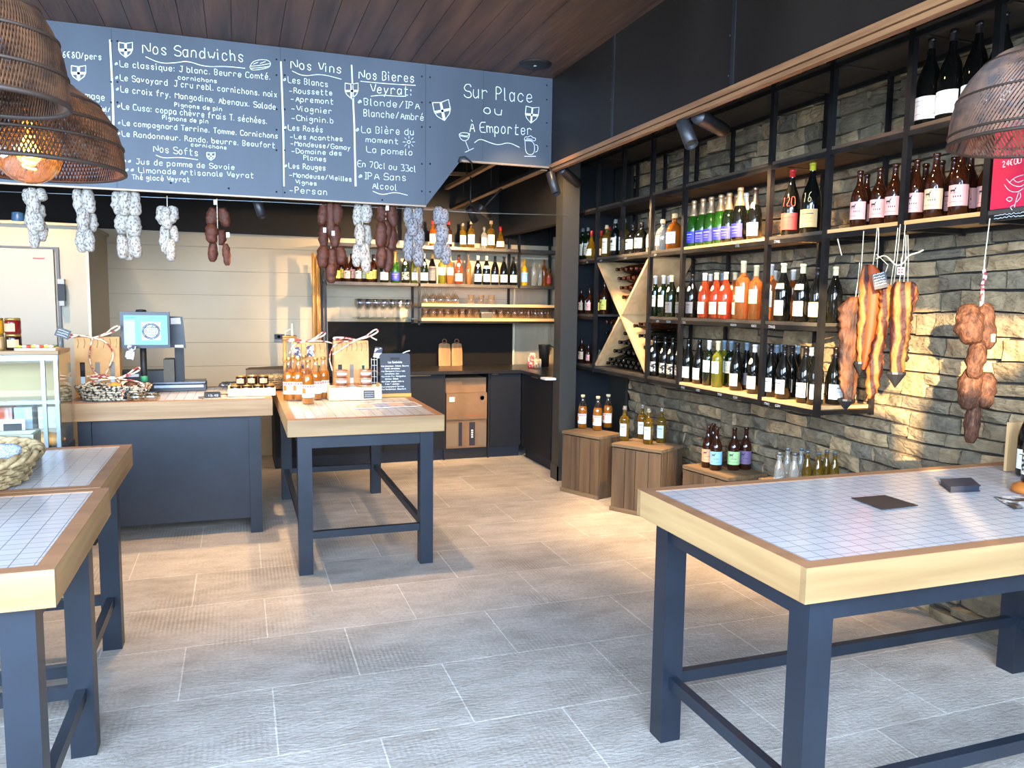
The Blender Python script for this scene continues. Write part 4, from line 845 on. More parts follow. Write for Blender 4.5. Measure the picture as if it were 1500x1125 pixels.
for side, nm in ((1, 'left'), (-1, 'right')):
    for k, (dy, zz) in enumerate(((.16, -.075), (.25, -.15), (.245, -.06), (.335, -.235), (.335, -.15), (.33, -.06), (.40, -.30))):
        lie(5.63+side*dy, zc_+zz, f'bottle lying in the {nm} wedge of the oak X rack', 1 if zz > -.1 else 0)

# ------------------------------------------------------------------ kitchen shelf bottles
kz = 1.746; Y0 = KY0+.12
row([(483, 0, 'beer', 'brown', 'pink', None, 'brown beer, salmon label', dict(sc=.85, deco='goat')), (493, 0, 'beer', 'brown', 'yellow', None, 'brown beer, yellow-green label', dict(sc=.85, deco='goat')), (500, 1, 'beer', 'brown', 'yellow', None, 'brown beer, yellow-green label', dict(deco='goat')),
     (508, 0, 'beer', 'brown', 'pink', None, 'brown beer, pink label', dict(sc=.85, deco='goat')), (515, 1, 'beer', 'brown', 'pink', None, 'brown beer, pink label', dict(deco='goat')), (525, 0, 'beer', 'brown', 'mint', None, 'brown beer, white label', dict(sc=.85, deco='goat')),
     (532, 1, 'beer', 'brown', 'mint', None, 'brown beer, white label', dict(deco='goat')), (541, 0, 'beer', 'brown', 'yellow', None, 'brown beer, bright yellow label', dict(sc=.85, deco='goat')), (547, 1, 'beer', 'brown', 'yellow', None, 'brown beer, bright yellow label', dict(deco='goat')),
     (563, 0, 'champagne', 'dkgreen', 'white', 'gold', 'champagne, orange seal', dict(neck=2)), (579, 0, 'champagne', 'green', 'blue', 'gold', 'green champagne, blue label', {}), (594, 0, D, 'dkgreen', 'pattern', 'black', 'wine, patterned label', dict(neck=1)), (608, 0, D, 'olive', 'white', None, 'olive wine, white label', {}),
     (621, 0, D, 'dkgreen', 'white', 'white', 'wine, round white label', dict(neck=1)), (633, 0, D, 'black', 'grey', 'gold', 'wine, grey sleeve label', dict(deco='tallb')), (647, 0, Wn, 'olive', 'white', 'white', 'green wine, high white label', dict(deco='high')), (659, 0, Wn, 'blush', 'cream', 'cream', 'blush wine, high label', dict(deco='high')),
     (672, 0, D, 'rose', 'cream', 'bottle', 'rose wine, cream label', dict(neck=1)), (686, 0, 'tall', 'blush', None, 'clear', 'slim clear blush wine', {}), (700, 0, D, 'black', 'cream', 'white', 'dark wine, medallion', dict(deco='ridge', neck=1)), (712.5, 0, D, 'black', 'cream', 'cream', 'dark wine, cream collar', dict(deco='ridge', neck='band')),
     (725, 0, D, 'black', 'cream', 'black', 'dark wine, cream label', {}), (738, 0, D, 'black', 'cream', 'black', 'dark wine, cream label', {}), (752, 0, D, 'black', 'cream', 'black', 'dark wine, cream label', {}), (768, 0, 'spirit', 'yellow', 'sky', None, 'yellow liqueur, colourful label', dict(sc=1.05)),
     (782, 0, 'tall', 'clear', None, 'clear', 'tall clear bottle', dict(sc=.95)), (791, 0, 'tall', 'clear', None, 'cork', 'short clear bottle', dict(sc=.75)), (797, .6, 'tall', 'amber', None, None, 'amber bottle', dict(sc=.95)), (804, 0, 'spirit', 'amber', 'red', None, 'small amber bottle', dict(sc=.75))],
    'on the kitchen wall shelf', 'bottles on the kitchen wall shelf', kz, 'y', Y0, 400, -100, .09)
row([(634, .5, 'spirit', 'amber', 'cream', 'red', 'amber spirit, cream label', {}), (657, .5, 'spirit', 'brown', 'cream', 'red', 'dark spirit, red cap', {}), (678, 0, 'spirit', 'gold', 'bluewhite', 'clear', 'golden spirit, ice blue label', dict(sc=.95)), (690, 0, 'spirit', 'gold', 'bluewhite', 'clear', 'golden spirit, ice blue label', dict(sc=1.05)),
     (709, 0, 'spirit', 'clear', 'cream', 'clear', 'clear spirit, cream label', dict(sc=.85)), (717, 0, 'spirit', 'gold', 'cream', 'cork', 'pale gold spirit, cream label', dict(sc=1.1)), (733, 0, 'drop', 'gold', 'cream', 'red', 'golden drop flask, red cap', {})],
    'on the top kitchen shelf', 'spirits on the top kitchen shelf', 2.116, 'y', Y0, 350, -100, .09)
# glasses
GP = [(0, .004), (.026, 0), (.030, .004), (.034, .095), (.0335, .095), (.0295, .006), (0, .006)]
gme = MB().lathe(GP, 14).mesh('tumbler', GLASS)
gst = MB().lathe([(.0, 0), (.031, 0), (.031, .002), (.004, .006), (.0035, .07), (.012, .085), (.034, .12), (.036, .15), (.030, .185), (.0295, .185), (.0355, .15), (.033, .122), (0, .088)], 14).mesh('stem_glass', GLASS)
def glasses(x0_, x1_, z, rows_, me, nm, lb, grp, st=.076, y0_=KY0+.06, flip=False, h=.095):
    x = x0_
    while x < x1_:
        for r_ in range(rows_): tag(inst(me, nm, None, (x, y0_+r_*.085, z+(h if flip else 0)), (R(180) if flip else 0, 0, 0)), lb, 'glass', grp)
        x += st
glasses(1.80, 2.36, 1.401, 2, gme, 'tumbler', 'clear tumbler on the lower oak shelf, left half', 'tumblers on the lower oak shelf', flip=True)
glasses(2.52, 3.15, 1.401, 2, gme, 'tumbler', 'clear tumbler on the lower oak shelf, right half', 'tumblers on the lower oak shelf', flip=True)
glasses(1.80, 2.16, 1.546, 2, gst, 'wine_glass', 'upturned wine glass on the upper oak shelf', 'wine glasses on the upper oak shelf', flip=True, h=.185)
glasses(2.27, 2.58, 1.546, 1, gme, 'tumbler', 'clear jar glass on the upper oak shelf', 'jars on the upper oak shelf', st=.11)
glasses(1.14, 1.67, 1.3985, 3, gst, 'wine_glass', 'wine glass on the glass shelf above the splashback', 'wine glasses on the glass shelf', st=.08, y0_=KY0+.07)
t = thing('loaf_tin', 'dark grey baking tin between tumblers on the lower oak shelf', 'tin', (2.44, 7.80, 1.401)); MB().box(-.06, .06, -.05, .05, 0, .055).build('tin', mat('grey_tin', (100, 94, 84), .4, .5), t, .006)
MB().box(-.064, .064, -.054, .054, .055, .06).build('rim', TALLOW, t)
# ================================================================== WOODEN CRATES
CRW = wood('weathered_crate_wood', (70, 52, 34), (116, 90, 60), 2, .8, bump=.4)
CRT = wood('weathered_crate_top', (96, 76, 50), (136, 110, 78), 0, .8, bump=.4)
def crate(label, cx_, cy_, w, d, h, rz):
    t = thing('wooden_crate', label, 'crate', (cx_, cy_, 0), rz, 'old wooden wine crates'); w /= 2; d /= 2
    def planks(n, a0, a1):
        e = [a0]+sorted(a0+(a1-a0)*(i+random.uniform(-.12, .12))/n for i in range(1, n))+[a1]
        return [(p_+.003, q_-.003) for p_, q_ in zip(e[:-1], e[1:])]
    for s in (-1, 1):
        mb = MB()
        for p_, q_ in planks(4, -w, w): y_ = s*d; mb.box(p_, q_, min(y_, y_-s*.014), max(y_, y_-s*.014), .03, h-.03+random.uniform(-.002, 0))
        mb.build('side_boards', CRW, t)
        mb = MB()
        for p_, q_ in planks(3, -d+.016, d-.016): x_ = s*w; mb.box(min(x_, x_-s*.014), max(x_, x_-s*.014), p_, q_, .0, h-.024)
        mb.build('end_boards', CRW, t)
    mb = MB()
    for p_, q_ in planks(3, -d-.004, d+.004): mb.box(-w-.004, w+.004, p_, q_, h-.022, h)
    mb.build('top_boards', CRT, t)
    MB().box(-w-.006, w+.006, -d-.008, -d+.012, 0, .032).box(-w-.006, w+.006, d-.012, d+.008, 0, .032).build('foot_rail', CRT, t)
    mb = MB()
    for sx in (-1, 1):
        for zz in (.015, h-.04): mb.lathe([(0, -.001), (.004, 0)], 6, M=Matrix.Translation((sx*(w-.03), -d-.009, zz)) @ Matrix.Rotation(R(90), 4, 'X'))
    mb.build('nail', BLACKM, t)
ang = math.atan2(5.539-5.908, 2.689-2.526)
u1 = Vector((math.cos(ang), math.sin(ang))); v1 = Vector((-u1.y, u1.x))
c1 = Vector((2.526, 5.908))+u1*.20+v1*.145
crate('tall weathered crate nearest the olive post, three orange bottles on top', c1.x, c1.y, .40, .29, .51, ang)
c2 = Vector((2.648, 5.235))+Vector((math.cos(ang+.12), math.sin(ang+.12)))*.21+Vector((-math.sin(ang+.12), math.cos(ang+.12)))*.16
crate('tall weathered crate second from the post, four gold spirit bottles on top', c2.x, c2.y, .42, .32, .515, ang+.12)
crate('low weathered crate standing by the stone wall, coloured beers on top', 3.08, 4.42, .44, .34, .46, R(-82))
crate('low crate hidden behind the right table carrying small clear bottles', 3.05, 3.60, .36, .34, .55, R(-88))
def onto(px, py, z): q = at(px, py, 'z', z); return (q.x, q.y, z)
PEACH = dict(deco='peach', arc=80)
for k, (px_, py_, wd) in enumerate(((853, 627, 'leftmost of three'), (875, 630, 'middle of three'), (890, 626, 'rightmost of three'))):
    bottle('juice', 'juice', 'white', 'cream', f'orange juice bottle with fruit label on the tall crate, {wd}', 'juice bottles on the tall crate', onto(px_, py_, .511), 215, **PEACH)
for k, (px_, py_, wd) in enumerate(((914, 645, 'leftmost'), (940, 642, 'second from left, behind'), (949, 650, 'third from left, in front'), (968, 648, 'rightmost'))):
    bottle('spirit', 'gold', 'bluewhite', 'clear', f'golden spirit bottle with ice blue label on the crate, {wd}', 'golden spirits on the crate', onto(px_, py_, .516), 225, sc=1.02, arc=42)
for px_, py_, lb, lc, wd in ((1036, 684, 'orange', 0, 'brown beer bottle with orange goat label on the low crate'), (1048, 688, 'sky', 0, 'brown beer bottle with sky blue goat label on the low crate'), (1074, 688, 'lime', 0, 'brown beer bottle with pale green goat label on the low crate'), (1091, 687, 'violet', 0, 'brown beer bottle with violet goat label on the low crate')):
    bottle('beer', 'brown', lb, None, wd, 'coloured beers on the low crate', onto(px_, py_, .461), 232, 'goat', 1.02, 85)
bottle('beer', 'brown', None, None, 'plain brown beer bottle behind the orange and blue ones', 'coloured beers on the low crate', onto(1043, 680, .461), 232, 'goat', 1.02)
for k, (px_, py_) in enumerate(((1140, 700), (1152, 692), (1162, 701), (1172, 692), (1181, 697), (1197, 700), (1209, 696), (1221, 699))):
    bottle('mini', 'clear' if k < 4 else 'gold', None, 'steel', f'small {"clear" if k < 4 else "golden"} bottle with silvery stopper behind the right table, {ORD[k]} from left', 'small stoppered bottles', onto(px_, py_+10, .551), 0, sc=1.0)

# ================================================================== CHARCUTERIE
SAW = mottle('floury_salami_skin', (112, 96, 86), (190, 182, 168), 20, .85, contrast=(.36, .52), bump=.5, bscale=30, stretch=(1, 1, .45))
SAG = mottle('grey_salami_skin', (82, 72, 72), (154, 150, 150), 20, .85, contrast=(.36, .54), bump=.5, bscale=30, stretch=(1, 1, .45))
SAR = mottle('smoked_sausage_skin', (58, 26, 16), (108, 56, 34), 9, .45, contrast=(.3, .7), bump=.5, bscale=40)
SAB = mottle('large_cured_sausage', (50, 29, 19), (90, 56, 36), 10, .65, contrast=(.32, .6), bump=.8, bscale=22, c3=(122, 82, 60), stretch=(1, 1, .5), spec=.25)
def sausage(m, name, L, r, seed, bend=.0):
    rs_ = random.Random(seed); rows = []; n_ = 13
    for i in range(n_+1):
        t_ = i/n_; rr_ = r*max(.12, math.sin(math.pi*min(1, max(0, t_*.94+.03)))**.30)*(1+.05*math.sin(t_*23+seed))
        cx_ = bend*math.sin(t_*math.pi)
        rows.append([(cx_+rr_*math.cos(a_)*(1+.26*noise.noise(Vector((math.cos(a_)*1.6, math.sin(a_)*1.6, t_*3.6+seed*7)))), rr_*math.sin(a_)*(1+.26*noise.noise(Vector((math.sin(a_)*1.6, seed*5, t_*4)))), -L*t_) for a_ in [2*math.pi*j/12 for j in range(12)]])
    return MB().grid(rows, True, True, True, True).mesh(name, m)
SM = {k_: [sausage(m_, 'sausage', 1, rr_, s_, .02*(s_ % 3-1)) for s_ in range(3)] for k_, m_, rr_ in (('w', SAW, .19), ('g', SAG, .19), ('r', SAR, .20), ('b', SAB, .24))}
def bunch(label, px_, y0, y1, kind, links, yy=5.5, plane='y', wire=None, tags=(), name='salami_bunch', cat='salami bunch', group='salami bunches hung below the menu board'):
    """links: (dx px, top py, bottom py, half width px, tilt)"""
    P = at(px_, y0, plane, yy); t = thing(name, label, cat, P, 0, group)
    k = (at(px_, y0, plane, yy)-CO).length; depth = (P-CO).dot(fw); s = depth/FPX
    for i, (dx, a_, b_, hw, tl) in enumerate(links):
        L = (b_-a_)*s; me = SM[kind][i % 3]; base = {'w': .19, 'g': .19, 'r': .20, 'b': .24}[kind]
        th = hw*s/base; o = inst(me, 'sausage', t, (dx*s*cy, -(i % 3-1)*.022-.0*dx*s*sy, -(a_-y0)*s), (R(random.uniform(-4, 4)), R(tl), random.uniform(0, 6)), (th, th, L))
    top_ = (wire-P.z) if wire else .04
    MB().tube([(0, 0, top_), (0, -.004, -.02), (0, 0, -(y1-y0)*s*.75)], .003, 5).build('string', STRING, t)
    for (dx, py_) in tags: MB().box(dx*s-.010, dx*s+.010, -.062, -.060, -(py_-y0)*s-.016, -(py_-y0)*s+.016).build('paper_tag', PAPER, t)
    return t
WZ = 2.205
bunch('floury salami bunch leftmost on the wire, right under the glowing bulb', 48, 276, 362, 'w', [(-9, 276, 300, 8, -12), (10, 276, 294, 8, 14), (0, 276, 318, 9, 0), (8, 298, 322, 7, -4), (-4, 300, 345, 9, 3), (5, 312, 338, 9, 4), (10, 325, 352, 9, 12), (-1, 335, 363, 7, 0)], wire=WZ)
bunch('floury salami bunch second from left on the wire, with short pairs', 121, 276, 370, 'w', [(-8, 276, 314, 8, -6), (6, 276, 312, 9, 8), (0, 305, 340, 9, 0), (9, 310, 338, 8, 0), (-5, 336, 369, 8, 2), (7, 336, 368, 8, -3)], wire=WZ)
bunch('widest floury salami bunch, third from left on the wire', 184, 278, 380, 'w', [(-12, 280, 314, 9, -4), (12, 280, 316, 10, 9), (0, 279, 316, 10, 0), (-8, 312, 342, 10, -10), (9, 314, 346, 11, 4), (-8, 344, 378, 8, -2), (2, 344, 380, 8, 0), (11, 344, 376, 8, 2)], wire=WZ)
bunch('narrow floury salami bunch tied with red string, fourth on the wire', 245, 300, 382, 'w', [(-8, 302, 330, 9, -12), (9, 302, 328, 9, 14), (0, 304, 336, 8, 0), (-6, 330, 368, 6, 2), (8, 330, 354, 6, 10), (5, 350, 382, 7, -3), (0, 335, 372, 5, 4)], wire=WZ)
bunch('small smoked brown sausage bunch alone between white salami, fifth on the wire', 318, 304, 388, 'r', [(-6, 304, 330, 9, -10), (7, 304, 332, 8, 16), (-8, 328, 356, 9, 3), (5, 335, 358, 7, -4), (-7, 355, 383, 7, 3), (11, 356, 388, 6, -4)], wire=WZ, tags=((-2, 298), (14, 344)))
bunch('large smoked brown sausage bunch hanging above the wooden poles', 484, 296, 412, 'r', [(-10, 298, 330, 8, -8), (0, 296, 345, 8, 0), (10, 298, 328, 8, 6), (-10, 330, 362, 7, 0), (8, 330, 362, 8, -3), (-12, 360, 392, 9, 2), (2, 362, 405, 9, 0), (14, 360, 386, 8, -6), (0, 385, 414, 8, 0)], wire=WZ, tags=((-10, 338), (2, 342)))
bunch('bright white salami bunch between two brown bunches', 531, 298, 396, 'w', [(-6, 298, 330, 8, -4), (7, 298, 326, 8, 5), (-6, 328, 360, 8, 2), (6, 328, 362, 8, -8), (-9, 358, 390, 7, -2), (2, 356, 398, 8, 2)], wire=WZ)
bunch('large smoked brown sausage bunch right of the bright white salami', 565, 300, 396, 'r', [(-6, 300, 328, 9, -3), (9, 300, 332, 8, -6), (-8, 325, 362, 9, 4), (8, 328, 366, 10, -3), (0, 322, 362, 9, 0), (-7, 360, 392, 8, 3), (5, 360, 398, 8, -3)], wire=WZ, tags=((0, 306),))
bunch('grey-white salami bunch at the right end under the board corner', 606, 302, 390, 'g', [(-8, 302, 332, 7, 0), (8, 302, 334, 8, -4), (-2, 320, 346, 9, 0), (-6, 340, 382, 8, -6), (8, 332, 362, 8, 2), (6, 358, 390, 9, -5)], wire=WZ)
bunch('grey salami bunch hanging lowest right, off the slanted board edge', 646, 302, 386, 'g', [(-3, 302, 328, 8, -3), (6, 306, 330, 7, -6), (0, 328, 358, 10, 0), (6, 330, 352, 7, -8), (-2, 352, 378, 8, -6), (8, 358, 387, 8, -8)], wire=WZ)
tag(MB().tube([at(-40, 279, 'y', 5.5), at(150, 286, 'y', 5.5), at(400, 296, 'y', 5.5), at(640, 308, 'y', 5.5), at(700, 312, 'y', 5.5), (XR+.2, 5.5, 2.22)], .0025, 6).build('hanging_wire', STEEL), 'thin steel wire strung under the board carrying the salami', 'wire')
tag(MB().box(-3.6, 1.24, 5.43, 5.47, 2.225, 2.25).build('trim_5', BLACKM), None, None, None, 'structure')
b_ = bunch('big cured sausages hanging alone before the stones above the right table', 1441, 395, 650, 'b', [(-16, 447, 505, 19, -16), (8, 445, 512, 15, 8), (-6, 498, 555, 13, -12), (9, 500, 552, 12, 4), (-6, 540, 602, 17, -3), (12, 545, 598, 15, 2), (0, 542, 596, 14, 0), (2, 590, 652, 11, 0)], yy=2.90, plane='x', group='hanging meats', name='cured_sausage_bunch', cat='cured sausages', tags=((2, 494),))
P_ = at(1441, 395, 'x', 2.9)
MB().tube([Vector(at(1450, 320, 'x', 2.875))-P_, Vector((0, 0, .02)), (0, 0, -.05)], .0022, 5).build('string', STRING, b_)
MB().tube([(-.0, 0, 0), (.006, -.005, -.03), (-.004, -.003, -.06), (.004, 0, -.11), (0, 0, -.16)], .0075, 6).build('twisted_cord', mottle('red_white_cord', (150, 50, 50), (226, 214, 206), 60, .8, contrast=(.45, .55)), b_)

# slabs of cured pork hanging from the third shelf
BELLY = mottle('cured_pork_rind', (112, 42, 6), (138, 58, 10), 5, .55, stretch=(1, 1, .4), bump=.2, spec=.25)
RIBS = mottle('cured_rib_meat', (36, 18, 10), (100, 56, 26), 13, .6, stretch=(2, 2, .6), contrast=(.38, .66), bump=.9, bscale=24, c3=(140, 90, 46), spec=.25)
STRM = bpy.data.materials.new('streaky_bacon'); STRM.use_nodes = True; MATS['streaky'] = STRM
p = STRM.node_tree.nodes['Principled BSDF']; p.inputs['Roughness'].default_value = .6; p.inputs['Specular IOR Level'].default_value = .25
tc = N(STRM, 'ShaderNodeTexCoord'); wv_ = N(STRM, 'ShaderNodeTexWave', wave_type='BANDS', bands_direction='X', _Scale=8, _Distortion=6, _Detail=3); wv_.inputs['Detail Scale'].default_value = .6
LK(STRM, tc.outputs['Object'], wv_.inputs['Vector']); rm = N(STRM, 'ShaderNodeValToRGB'); LK(STRM, wv_.outputs[0], rm.inputs[0]); LK(STRM, rm.outputs[0], p.inputs['Base Color'])
e = rm.color_ramp.elements; e[0].color = lin((46, 14, 9)); e[0].position = .25; e[1].color = lin((142, 78, 30)); e[1].position = .7
q_ = e.new(.48); q_.color = lin((94, 44, 18))
nb = N(STRM, 'ShaderNodeTexNoise', _Scale=60); bb = N(STRM, 'ShaderNodeBump', _Strength=.4, _Distance=.01); LK(STRM, tc.outputs['Object'], nb.inputs['Vector']); LK(STRM, nb.outputs[0], bb.inputs['Height']); LK(STRM, bb.outputs[0], p.inputs['Normal'])
def slab(label, xpl, outline, m, thick, rib=0, cap_=None, strings=(), rind=None, seed=0, name='cured_pork_slab'):
    """outline: (py, left px, right px) from top to bottom, hung in the plane x = xpl"""
    py0 = outline[0][0]; P = at((outline[0][1]+outline[0][2])/2, py0, 'x', xpl); s = (P-CO).dot(fw)/FPX
    t = thing(name, label, 'cured meat', P, R(-33), 'hanging meats'); c0 = (outline[0][1]+outline[0][2])/2
    rows = []; n_ = 22; rows_n = 34
    ys_ = [o[0] for o in outline]
    def interp(y, k):
        for a_, b_ in zip(outline[:-1], outline[1:]):
            if a_[0] <= y <= b_[0]: return a_[k]+(b_[k]-a_[k])*(y-a_[0])/(b_[0]-a_[0])
        return outline[-1][k]
    for i in range(rows_n+1):
        y = py0+(ys_[-1]-py0)*i/rows_n; l, r_ = interp(y, 1), interp(y, 2); c_ = (l+r_)/2; hw = max(.3, (r_-l)/2)*s; row_ = []
        for j in range(n_):
            a_ = 2*math.pi*j/n_; cu, su = math.cos(a_), math.sin(a_)
            ex = abs(cu)**.55*math.copysign(1, cu); ey = abs(su)**.6*math.copysign(1, su)
            w_ = hw*ex; d_ = thick*ey*(min(1, .35+hw/.03))
            if rib and cu*rib > .2 or rib == 2: w_ += rib*.0045*math.sin(i*2.2+1.5*math.sin(i*.7+seed))*(1 if rib != 2 else math.copysign(.4, cu))
            w_ += .006*noise.noise(Vector((i*.5, seed, cu*2))); d_ += .009*noise.noise(Vector((cu*3, i*.4, seed+5)))
            row_.append(((c_-c0)*s+w_, d_, -(y-py0)*s))
        rows.append(row_)
    MB().grid(rows, True, True, True, True).build('meat', m, t)
    if rind:
        rr_ = []
        for i in range(rows_n+1):
            y = py0+(ys_[-1]-py0)*i/rows_n; k0, k1 = rind; l, r_ = interp(y, 1), interp(y, 2)
            a_, b_ = l+(r_-l)*k0, l+(r_-l)*k1; d_ = -thick-.012
            rr_.append([((a_-c0)*s, d_+.012, -(y-py0)*s), ((a_*.8+b_*.2-c0)*s, d_, -(y-py0)*s), ((a_*.2+b_*.8-c0)*s, d_, -(y-py0)*s), ((b_-c0)*s, d_+.014, -(y-py0)*s)])
        MB().grid(rr_).build('rind', BELLY, t)
    if cap_:
        cx_, cy_, w_, h_ = cap_; w_ *= s; h_ *= s
        MB().grid([[((cx_-c0)*s+w_*math.cos(a_)*k_, thick*1.5*math.sin(a_)*k_, -(cy_-py0)*s-z_) for a_ in [2*math.pi*j/12 for j in range(12)]] for k_, z_ in ((1, 0), (1.02, .01), (.5, h_*.6), (.03, h_))], True, False, True, True).build('black_cone_cap', mat('black_paper', (26, 26, 28), .5), t)
    for (sx, sy_, ex_, ey_) in strings:
        a_ = Vector(((sx-c0)*s, 0, -(sy_-py0)*s)); b_ = Vector(((ex_-c0)*s, 0, -(ey_-py0)*s)); MB().tube([a_, a_.lerp(b_, .5)+Vector((.002, -.002, 0)), b_], .0022, 5).build('string', STRING, t)
    return t, s, c0, py0
slab('ragged slab of cured ribs, leftmost of the hanging meats', 2.84, [(435, 1246, 1256), (445, 1234, 1262), (452, 1230, 1264), (462, 1231, 1265), (475, 1233, 1263), (520, 1235, 1262), (560, 1237, 1262), (585, 1244, 1260), (592, 1248, 1258)], RIBS, .024, -1, (1248, 585, 12, 18), ((1253, 437, 1256, 385), (1257, 437, 1259, 340)), seed=1)
slab('smooth orange pork belly slab, tallest of the hanging meats', 2.82, [(388, 1268, 1276), (394, 1263, 1284), (410, 1261, 1291), (440, 1262, 1292), (480, 1262, 1289), (510, 1263, 1284), (532, 1265, 1278), (541, 1268, 1274)], STRM, .020, 0, (1269, 530, 9, 20), ((1278, 392, 1281, 334), (1284, 394, 1283, 334)), rind=(.36, 1.06), seed=2)
slab('streaky bacon slab curving left at its foot, third hanging meat', 2.83, [(416, 1292, 1302), (425, 1290, 1310), (450, 1291, 1308), (480, 1289, 1303), (505, 1284, 1301), (540, 1279, 1300), (565, 1278, 1297), (585, 1281, 1290)], STRM, .024, 2, None, ((1308, 420, 1312, 330), (1304, 420, 1309, 335)), seed=3)
slab('streaky ribbed slab on the right of the hanging meats, tagged', 2.80, [(413, 1312, 1336), (420, 1309, 1342), (435, 1309, 1340), (460, 1310, 1335), (500, 1310, 1333), (530, 1312, 1332), (550, 1314, 1332)], STRM, .024, 1, (1321, 545, 14, 24), ((1318, 415, 1321, 330), (1324, 415, 1323, 345)), seed=4)
t, s_, c0, p0 = slab('dark narrow rib slab behind the right tagged slab', 2.90, [(414, 1325, 1340), (430, 1322, 1346), (470, 1324, 1338), (530, 1326, 1336)], RIBS, .018, 1, None, ((1330, 416, 1326, 345),), seed=6)
# slate tag, emblem tag and loose string of the meats
q = at(1289, 411, 'x', 2.76); t = thing('price_slate', 'small tilted black price slate hung on the orange belly slab', 'price tag', q, R(-33))
M_ = Matrix.Rotation(R(-14), 4, 'Y'); MB().box(-.030, .030, -.002, .002, -.036, .036, M_).build('slate', mat('slate_black', (44, 44, 46), .6), t)
mb = MB()
for k in range(5): a_, b_ = M_ @ Vector((-.024, -.0035, .026-k*.012)), M_ @ Vector((.022, -.0035, .028-k*.012)); scribble(mb, a_, b_, M_.to_3x3() @ ZU, .008, .0016, NV, 8)
mb.build('chalk_text', CHALK, t)
MB().tube([(.02, 0, .034), (.03, .0, .07), (-.02, .01, .12)], .0018, 5).build('string', STRING, t)
q = at(1319, 397, 'x', 2.78); t = thing('emblem_tag', 'tiny square tag with red cross emblem on the meat strings', 'tag', q, R(-33))
MB().box(-.014, .014, -.001, .001, -.016, .016).build('card', PAPER, t)
MB().box(-.010, .010, -.0025, -.0012, -.011, .011).build('red_field', LM['red'], t); MB().box(-.002, .002, -.0032, -.0026, -.011, .011).box(-.010, .010, -.0032, -.0026, -.002, .002).build('white_cross', PAPER, t)
MB().tube([(0, 0, .016), (.002, .01, .06)], .0015, 4).build('string', STRING, t)
tag(MB().tube(smooth([at(1284, 379, 'x', 2.83), at(1296, 373, 'x', 2.82), at(1306, 382, 'x', 2.81), at(1313, 390, 'x', 2.81), at(1324, 386, 'x', 2.82), at(1330, 374, 'x', 2.84), at(1345, 370, 'x', 2.86), at(1353, 366, 'x', 2.872)], 2), .004, 5).build('tied_cord', STRING), 'loose knotted white cord above the hanging meats', 'cord')
tag(MB().tube(smooth([at(1227, 350, 'x', 2.872), at(1230, 362, 'x', 2.865), at(1233, 374, 'x', 2.865)], 2), .003, 5).build('loose_string', STRING), 'short string end dangling from the shelf left of the meats', 'string')

# ================================================================== PENDANT LAMPS
RAT = mottle('dark_rattan', (46, 28, 17), (98, 64, 40), 20, .6)
def rattan(label, c, rad, h, nrib, rr_, rings, closed_top=.12, cord=True, slant=.5, dbl=True, bulb=None, pw_=2.3, group='woven rattan pendant lamps'):
    t = thing('rattan_pendant', label, 'pendant lamp', c, 0, group)
    def pr(t_): return rad*(max(0.0, 1-t_**pw_))**.5+closed_top*rad*t_*.4, h*t_
    mb = MB(); n_ = 9
    for k in range(nrib):
        for sg in ((1, -1) if dbl is True or (dbl == 'half' and k % 3 == 0) else (1,)):
            a_ = 2*math.pi*k/nrib; pts = []
            for i in range(n_+1):
                t_ = i/n_; r_, z_ = pr(t_*.985); aa = a_+sg*slant*t_; ro = 1 if sg > 0 else .985
                pts.append((r_*ro*math.cos(aa), r_*ro*math.sin(aa), z_))
            mb.tube(pts, rr_, 3, cap=False, smooth=False)
    mb.build('woven_shade', RAT, t)
    mb = MB()
    for t_ in rings:
        r_, z_ = pr(t_); mb.tube([(r_*1.012*math.cos(2*math.pi*j/48), r_*1.012*math.sin(2*math.pi*j/48), z_) for j in range(48)], .0036 if t_ else .0055, 5, closed=True)
    mb.build('hoop', mat('dark_rattan_hoop', (48, 34, 24), .6), t)
    r_, z_ = pr(.985); MB().lathe([(.0, z_+.006), (r_*1.05, z_+.004), (r_*1.05, z_-.004), (0, z_-.004)], 20).build('top_plate', BLACKM, t)
    MB().tube([(0, 0, z_), (0, 0, ZC-c[2])], .0035, 6).build('cord', BLACKM, t)
    if bulb:
        bx, by, bz, br = bulb
        MB().tube([(0, 0, z_), (bx*.6, by*.6, bz+br*2.4), (bx, by, bz+br*2.2)], .003, 6).build('bulb_cord', BLACKM, t)
        MB().lathe([(0, br*2.25), (.020, br*2.2), (.021, br*1.45), (.016, br*1.35), (0, br*1.35)], 16, (bx, by, bz)).build('socket', mat('brass_socket', (120, 90, 50), .35, .8), t)
        gl = MB().lathe([(br*math.sin(a_), -br*math.cos(a_)) for a_ in [math.pi*i/16 for i in range(14)]]+[(br*.42, br*.98), (br*.26, br*1.18), (.0165, br*1.36)], 32, (bx, by, bz)).build('glass_globe', thinglass('amber_bulb_glass', (255, 205, 130), .10, .02, .05), t)
        mb = MB(); turns = 5; pts = []
        for i in range(turns*14+1): a_ = 2*math.pi*i/14; pts.append((bx+.013*math.cos(a_), by+.013*math.sin(a_), bz-br*.52+br*1.05*i/(turns*14)))
        mb.tube(pts, .0028, 5); mb.build('filament', emit('glowing_filament', (255, 190, 96), 30), gl)
        MB().tube([(bx, by, bz+br*.52), (bx, by, bz+br*1.36)], .003, 6).build('filament_stem', emit('glowing_stem', (255, 150, 60), 2), gl)
        l = lamp('bulb_light', 'POINT', (c[0]+bx, c[1]+by, c[2]+bz), (0, 0, 0), 1.2, (1, .62, .28), shadow_soft_size=.03)
    return t
def ray_pt(px, py, dist):
    d = fw + ca*((px-750)/FPX) - cb*((py-562.5)/FPX); return CO + d*dist
c = ray_pt(40, 246, 1.9); s_ = 1.9/FPX
bb_ = ray_pt(42, 224, 1.9)-c
